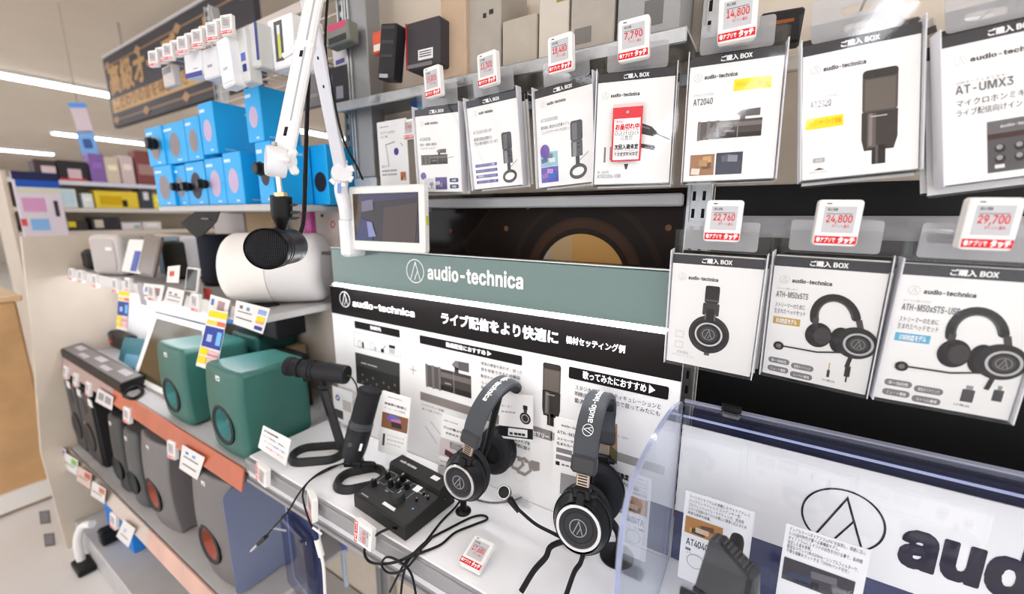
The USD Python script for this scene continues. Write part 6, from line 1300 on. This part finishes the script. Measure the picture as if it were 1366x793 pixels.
q = P(458, 728, Y=.56); t = Thing('cable_pack', 'small pale blue cable pack hanging under the counter', 'package', q, rot(-6)); t.part('head_card', ext(rrect(-.018, .018, -.01, .022, .003), 0, .001), M('pack_lilac', (140, 150, 220), .5)); t.part('hanger', bx(-.008, .008, 0, .001, .0225, z(-.6125)-q[2]-.0003), HAZY); t.part('cord', tube([(0, -.002, -.01), (.002, -.004, -.05), (.004, -.003, -.12)], .006, 10), M('cord_pale', (170, 184, 204), .4))
# ================================================================ hanging stock above the left bay
crs = Thing('hook_rail', 'pale steel rail above the blue cartons from which packages hang', 'rail', (-1.4, .80, z(.36)), world=True)
crs.part('cross_bar', bx(-1.73, -1.035, .788, .80, z(.345), z(.375), .002), M('rail_cream', (196, 184, 176), .4)); crs.part('cross_bar', bx(-1.73, -1.035, .788, .80, z(.57), z(.60), .002), M('rail_cream', (196, 184, 176), .4))
crs.part('mesh_panel', [bx(-1.73, -1.035, .803, .806, z(.40)+.035*k, z(.40)+.035*k+.004) for k in range(5)], M('rail_cream', (196, 184, 176), .4), kind='stuff')
# row of white price tags on hook tips
for k in range(11):
    x = 206+9.8*k; y = 79-4.5*k
    mini_tag('%s white tag from the left in the sloping row below the ceiling' % ORD[k] if k < 11 else '', x, y, .50+.012*(k % 2), rot(16, -4, 0), .74)
hk = Thing('hook_bank', 'bank of thin steel hooks behind the sloping row of white tags', 'hooks', (-1.2, .6, z(.40)), world=True)
for k in range(11):
    q = P(208+9.6*k, 80-4.35*k, Y=.51); hk.part('wire', tube([(q[0], .787, q[2]+.0), (q[0], .51, q[2])], .0018, 6), CHROME)
def pack(label, quadpx, Y, th, body, deco=(), name='hanging_pack', mat=None):
    a, b, c, d = [P(x, y, Y=Y) for x, y in quadpx]; W = (np.linalg.norm(b-a)+np.linalg.norm(c-d))/2; up = (a+b-c-d)/2; Hh = np.linalg.norm(up); R = basis(b-a+c-d, up)
    t = Thing(name, label, 'package', (c+d)/2, R); t.part('box', bx(-W/2, W/2, 0, th, 0, Hh, .003), mat or M('pk_%d_%d_%d' % tuple(body), body, .45))
    pr = Print(); n = 0
    for c_, u0, v0, u1, v1 in deco: pr.add(sbox(-W/2+u0*W, Hh*(1-v1), -W/2+u1*W, Hh*(1-v0)), c_, 1+n); n += 1
    if n: t.part('printed_face', pr, None)
    return t
WP = (232, 232, 236)
pack('white hanging pack with a blue base, leftmost below the sloping tags', ((241, 74), (263, 68), (270, 100), (248, 106)), .52, .03, WP, [((70, 80, 150), 0, .8, 1, 1), ((170, 170, 176), .5, .66, .8, .7)])
pack('white hanging pack with grey lettering, second below the sloping tags', ((266, 67), (286, 62), (294, 100), (272, 108)), .52, .03, (226, 226, 230), [((160, 160, 168), .3, .55, .6, .64)])
pack('tall white hanging pack in front of the clear ones', ((285, 56), (301, 47), (311, 112), (298, 119)), .50, .03, (238, 238, 241), [((190, 190, 196), .3, .6, .7, .66), ((214, 214, 220), 0, .9, 1, .93)])
pack('clear hanging pack with white cylinders and blue labels', ((305, 45), (321, 38), (333, 108), (317, 114)), .52, .03, (214, 214, 212), [((232, 230, 222), .1, .05, .5, .75), ((90, 110, 190), .55, .45, .9, .6), ((40, 60, 130), .6, .66, .9, .8)])
pack('pale hanging pack with a dark blue edge', ((322, 38), (333, 35), (347, 88), (336, 92)), .53, .035, (206, 206, 204), [((72, 74, 140), .7, 0, 1, .85)])
pack('small pale pack hanging left under the sloping tags', ((216, 90), (229, 84), (232, 112), (219, 118)), .53, .02, (206, 198, 196), [((150, 146, 150), .1, .1, .9, .4)])
t = pack('white box with a black slot and yellow green bar hanging before the boom arm', ((346, 30), (383, 22), (390, 84), (364, 97)), .56, .06, (240, 241, 243), [((92, 94, 98), .28, .08, .62, .86), ((206, 212, 110), .4, .34, .52, .8), ((230, 232, 236), .4, .16, .52, .34), ((92, 94, 98), .1, .3, .16, 1.)])
pack('white box end behind the boom arm tube', ((386, 24), (405, 20), (404, 62), (390, 70)), .58, .05, (236, 236, 238), [((200, 204, 210), .1, .8, .9, .86)])
pack('pink and grey package above the shelf column left of the steel post', ((433, 36), (462, 26), (466, 52), (436, 66)), .70, .03, (120, 124, 116), [((206, 80, 120), .1, .0, .9, .3), ((60, 60, 62), .1, .6, .9, .9)])
pack('white plastic bag pack behind the boom arm', ((440, 62), (462, 54), (463, 84), (446, 92)), .74, .02, (226, 222, 226), [((100, 90, 170), .2, .7, .8, .9)])
pack('black hanging bag with pale lettering beside the steel post', ((428, 92), (466, 84), (468, 140), (432, 146)), .74, .03, (48, 46, 52), [((150, 148, 156), .5, .5, .75, .8), ((90, 86, 110), .1, .2, .4, .7)])
pack('grey brown carton behind the boom arm on the hook rail', ((395, 104), (430, 94), (432, 140), (398, 148)), .775, .015, (132, 122, 122), [((170, 160, 160), .2, .6, .8, .7)])
# steel post between the bays
cp = Thing('steel_post', 'broad grey steel post between the two bays', 'post', (-1.06, .72, z(.1)), world=True)
p0, p1 = P(473, 168, Y=.74), P(496, 168, Y=.74); zt_ = z(.62)
cp.part('post', bx(p0[0], p1[0], .74, .785, z(.10), zt_, .002), M('post_grey', (142, 142, 144), .35, metal=.3)); cp.part('flange', bx(p0[0]-.006, p0[0]-.0005, .735, .74, z(.10), zt_), STEEL); cp.part('flange', bx(p0[0]+.004, p0[0]+.010, .735, .7395, z(.10), zt_), STEEL)
cp.part('foot', bx(p0[0]-.01, p1[0]+.01, .735, .788, z(.06), z(.0995), .002), STEEL)
# ---- stock above the cards
pack('long black box hanging tilted left of the dark red edged box', ((526, 36), (541, 32), (527, 108), (500, 104)), .66, .03, (38, 37, 40), [((70, 68, 72), .1, .05, .9, .1), ((70, 68, 72), .1, .3, .9, .36), ((70, 68, 72), .1, .55, .9, .6), ((176, 176, 178), .15, .9, .7, .97)])
pack('red and orange package behind the long black box', ((500, 44), (522, 36), (516, 68), (498, 72)), .72, .02, (226, 84, 46), [((240, 230, 220), .1, .6, .6, .9)])
pack('dark box with a red edge and white bar code label above the first cards', ((553, 32), (600, 18), (586, 86), (542, 94)), .68, .05, (64, 60, 64), [((176, 40, 50), .0, .0, .05, 1.), ((232, 230, 230), .38, .62, .82, .84), ((60, 60, 62), .42, .66, .78, .68), ((60, 60, 62), .42, .71, .78, .73), ((60, 60, 62), .42, .76, .78, .78), ((120, 116, 118), .05, .9, .8, .98)])
KB = M('kraft_box', (190, 164, 138), .7, noise=.05, nscale=30); GB = M('grey_box', (166, 158, 148), .65, noise=.05, nscale=30); WBX = M('white_box', (226, 222, 216), .55)
def stock(label, x0, x1, y0, zt, mat, deco=None, y1=.82):
    t, w, d, h = box_thing('stock_carton', label, 'carton', x0, x1, y0, y1, .2765, zt, mat, .002); pr = Print(((0, -d-.0002, 0), np.eye(3)))
    for k, (c, u0, v0, u1, v1) in enumerate(deco or []): pr.add(sbox(-w+u0*2*w, v0*h, -w+u1*2*w, v1*h), c, 1+k)
    if deco: t.part('printed_face', pr, None)
    return t
xx = lambda px_, py_, Y: P(px_, py_, Y=Y)[0]
stock('tan carton on the steel shelf right of the dark boxes', xx(590, 110, .71), xx(622, 100, .71), .71, .46, KB)
stock('grey brown carton with two small marks on the steel shelf', xx(623, 100, .72), xx(668, 92, .72), .72, .44, GB, [((60, 56, 52), .5, .62, .6, .67), ((60, 56, 52), .68, .64, .8, .69)])
stock('pale carton with a raised flap on the steel shelf', xx(670, 92, .715), xx(716, 80, .715), .715, .36, M('carton_stone', (176, 166, 152), .65, noise=.05, nscale=30))
stock('light grey carton standing on the steel shelf behind the raised flap', xx(718, 80, .71), xx(757, 70, .71), .71, .42, M('carton_light', (198, 190, 178), .65), [((150, 130, 70), .6, .6, .95, .95)])
stock('brown grey carton above the out of stock notice', xx(760, 70, .71), xx(818, 56, .71), .71, .40, GB, [((120, 116, 112), .1, .1, .5, .3)])
stock('silver grey carton left of the slotted upright', xx(822, 54, .71), xx(905, 36, .71), .71, .38, M('carton_silver', (150, 150, 150), .4), [((110, 108, 108), .45, .15, .75, .5)])
pack('blue package hanging behind the first sleeve cards', ((548, 136), (574, 128), (576, 156), (548, 162)), .775, .01, (28, 100, 176), [((120, 150, 200), .6, 0, 1, 1)])
pack('black product box hanging above the yellow stickered card', ((1008, 20), (1068, 8), (1066, 56), (1008, 62)), .74, .03, (34, 32, 34), [((150, 80, 40), .2, .3, .8, .4)])
pack('pale box hanging between the last two top row cards', ((1234, 26), (1262, 14), (1256, 64), (1232, 72)), .72, .03, (206, 198, 190), [((60, 58, 60), .1, .3, .9, .5)])

# ================================================================ far shelving, signs
FX = -4.2
def fz(x, y): return P(x, y, X=FX)
ya, yb_ = fz(25, 240)[1]-.05, fz(240, 250)[1]+.5
fs = Thing('far_shelving', 'distant shelving with small boxes beyond the beige end panel', 'shelving', (FX-.2, (ya+yb_)/2, 0), world=True)
fs.part('back_panel', bx(FX-.45, FX-.44, ya, yb_, 0, z(.28)), M('far_back', (206, 190, 164), .7))
SH = [(.238, (196, 196, 208)), (.052, (196, 190, 184)), (-.11, (190, 180, 170)), (-.5, (190, 180, 170))]
for zz, c in SH: fs.part('shelf', bx(FX-.44, FX, ya, yb_, z(zz-.018), z(zz), .002), M('fsh_%d' % c[2], c, .5)); fs.part('price_rail', bx(FX+.0005, FX+.008, ya, yb_, z(zz-.03), z(zz)), M('fsr_%d' % c[2], tuple(min(255, v+20) for v in c), .5))
fs.part('end_panel', bx(FX-.45, FX, ya-.02, ya-.0005, 0, z(.28)), BEIGE)
def far_box(label, xl, xr, yt, zb, col, name='far_box', cat_='box', dep=.14, deco=None):
    a, b = fz(xl, yt), fz(xr, yt); y0, y1 = a[1], b[1]; t = Thing(name, label, cat_, (FX-.02-dep/2, (y0+y1)/2, z(zb)+.0005)); w, h = (y1-y0)/2, a[2]-z(zb)
    t.part('body', bx(-dep/2, dep/2, -w, w, 0, h, .004), M('fb_%d_%d_%d' % tuple(col), col, .5)); pr = Print((np.array([dep/2+.0003, 0, 0]), rot(90)))
    for k, (c, u0, v0, u1, v1) in enumerate(deco or [(tuple(min(255, int(v*1.2)) for v in col), .2, .5, .8, .7)]): pr.add(sbox(-w+u0*2*w, v0*h, -w+u1*2*w, v1*h), c, 1+k)
    t.part('printed_face', pr, None); return t
far_box('black and pink box at the left of the far top shelf', 44, 74, 212, .238, (70, 58, 60), deco=[((216, 196, 200), .3, .1, .95, .7)])
far_box('black and white box beside the purple one on the far top shelf', 76, 116, 213, .238, (50, 46, 50), deco=[((216, 190, 196), .3, .0, .75, .6), ((206, 60, 70), .0, .0, .9, .12)])
far_box('purple box on the far top shelf', 117.5, 138, 204, .238, (132, 96, 168)); far_box('cream box on the far top shelf', 139, 158, 209, .238, (214, 200, 178)); far_box('pale pink box on the far top shelf', 159.5, 177, 207, .238, (216, 196, 196)); far_box('dark red box at the right of the far top shelf', 179, 208, 200, .238, (132, 66, 64), deco=[((176, 140, 136), .1, .3, .8, .6)])
far_box('white tablet box on the far middle shelf', 72, 101, 251, .052, (232, 240, 244), deco=[((200, 226, 236), .1, .1, .9, .9)]); far_box('small white bottle shaped box on the far middle shelf', 110, 124, 258, .052, (232, 240, 238)); far_box('long yellow box on the far middle shelf', 126, 184, 254, .052, (236, 206, 40), deco=[((214, 176, 20), .1, .2, .6, .7), ((50, 46, 40), .6, .1, .72, .5)])
far_box('dark grey sign with white letter on the far middle shelf', 185.5, 203, 252, .052, (70, 72, 84), deco=[((226, 226, 230), .3, .45, .7, .85)]); far_box('pale yellow box right of the dark sign on the far middle shelf', 204.5, 216, 259, .052, (240, 226, 90))
far_box('dark roll with yellow cap on the far lower shelf', 76, 118, 296, -.11, (56, 52, 50), deco=[((226, 206, 50), .35, .4, .6, 1.)]); far_box('black bag on the far lower shelf', 122, 160, 290, -.11, (52, 46, 54), deco=[((206, 196, 180), .1, .2, .4, .8)]); far_box('row end of white boxes on the far lower shelf', 163, 190, 297, -.11, (222, 216, 220), deco=[((150, 180, 170), .6, .2, .9, .6)]); far_box('white box with pale green label on the far lower shelf', 191.5, 216, 296, -.11, (226, 220, 214))
# blue headed poster stand
X_ = -3.9; a, b, c, d = [P(x, y, X=X_) for x, y in ((20, 228), (70, 231), (76, 312), (20, 316))]
t = Thing('poster_stand', 'navy headed poster stand with pink and blue pictures at the left edge', 'poster', (X_, (a[1]+b[1])/2, 0)); hy = (b[1]-a[1])/2+.02; zt_, zb_ = a[2], -.0+z(-.45)
t.part('board', bx(-.02, .0, -hy, hy, zb_, zt_, .003), M('poster_lilac', (214, 204, 216), .5)); pr = Print((np.array([.0004, 0, 0]), rot(90))); hh = zt_-zb_
for k, (c_, u0, v0, u1, v1) in enumerate([((38, 42, 78), 0, .93, 1, 1), ((36, 84, 176), .05, .87, 1, .93), ((206, 206, 190), .05, .82, 1, .865), ((206, 150, 190), .1, .66, .6, .78), ((60, 56, 62), .78, .62, .88, .76), ((214, 80, 80), .0, .54, .12, .6), ((130, 180, 226), .2, .5, .6, .6), ((60, 60, 90), 0, .0, 1, .2)]): pr.add(sbox(-hy+u0*2*hy, zb_+v0*hh, -hy+u1*2*hy, zb_+v1*hh), c_, 1+k)
t.part('printed_poster', pr, None); t.part('leg', bx(-.02, -.002, -hy*.8, -hy*.7, .0005, zb_-.0005), GREY); t.part('leg', bx(-.02, -.002, hy*.7, hy*.8, .0005, zb_-.0005), GREY)
# tan counter at the left edge
t, w, d, h = box_thing('sales_table', 'low tan wooden sales table at the left edge', 'table', -3.9, -3.25, P(40, 480, X=-3.25)[1]-.75, P(40, 480, X=-3.25)[1], -1.5495, P(36, 400, X=-3.25)[2]-H, M('tan_wood', (206, 164, 116), .55, noise=.12, nscale=6), .01); t.part('top', bx(-w-.02, w+.02, -d-.02, d+.02, h+.0005, h+.03, .005), M('tan_top', (222, 190, 150), .45))
t.part('foot_board', bx(w+.001, w+.02, -d, d, .02, .12), WHITE)
# gold on black hanging sign (reads premium audio)
SY = 1.4; sc = [P(x, y, Y=SY) for x, y in ((135, 70), (262, 20), (262, 138), (141, 174))]; x0, x1 = sc[0][0], -2.55; zt_, zb_ = (sc[0][2]+sc[1][2])/2, (sc[2][2]+sc[3][2])/2
hs_ = Thing('hanging_sign', 'large dark hanging sign with gold lettering and a gold band', 'sign', ((x0+x1)/2, SY, zb_), world=True)
hs_.part('board', bx(x0, x1, SY, SY+.04, zb_, zt_, .004), M('sign_charcoal', (66, 64, 70), .5)); hs_.part('top_trim', bx(x0, x1, SY-.004, SY+.044, zt_+.0005, zt_+.02), M('sign_trim', (206, 202, 204), .4))
for x in (x0+.4, x1-.4): hs_.part('hanger', cyl((x, SY+.02, zt_+.02), (x, SY+.02, CEIL-.001), .006, 8), STEEL)
GOLD = (190, 152, 106); pr = Print(((0, SY-.0006, 0), np.eye(3)), lift=.0015); hh = zt_-zb_; zz = lambda v: zb_+v*hh
pr.add(text('高級オーディオ', x0+.06, zz(.50), .17, 1.86, 3, px=80), GOLD, 1); pr.add(sbox(x0+.06, zz(.20), x1-.1, zz(.40)), (202, 166, 118), 1); pr.add(text('こだわりの音を体験できます', x0+.1, zz(.25), .075, 1.7, 1, px=50), (150, 112, 80), 2)
for v in (.87, .10):
    pr.add(sbox(x0+.16, zz(v)-.006, x1-.16, zz(v)+.006), (150, 124, 100), 1)
    for u in (x0+.1, x0+.75, x0+1.45, x1-.1): pr.add(Polygon([(u-.07, zz(v)), (u, zz(v)+.035), (u+.07, zz(v)), (u, zz(v)-.035)]), (178, 142, 110), 2)
hs_.part('lettering', pr, None)
# promotion tag on a thread
X_ = -4.5; q = P(103, 140, X=X_); t = Thing('hanging_tag', 'blue and pink promotion tag hanging on a thread from the ceiling', 'promotion tag', (X_, q[1], q[2]))
t.part('thread', cyl((0, 0, .0), (0, 0, CEIL-q[2]-.001), .003, 6), CHROME)
t.part('upper_card', moved(ext(rrect(-.045, .045, -.20, 0, .004), 0, .004), rot(60, 0, -6)), M('tag_blush', (214, 196, 206), .5), label='pink upper card'); t.part('header', moved(ext(sbox(-.05, -.02, .05, .015), -.004, -.0005), rot(60, 0, -6)), M('tag_blue', (90, 150, 230), .5), label='blue top strip')
t.part('lower_card', moved(ext(rrect(-.05, .05, -.36, -.18, .02), 0, .004), rot(60, 0, -4)), M('tag_sky', (120, 172, 232), .5), label='sky blue lower card'); pr = Print((np.zeros(3), rot(60, 0, -4))); pr.add(rrect(-.026, .026, -.31, -.24, .012), (70, 96, 160), 1); t.part('lettering', pr, None)
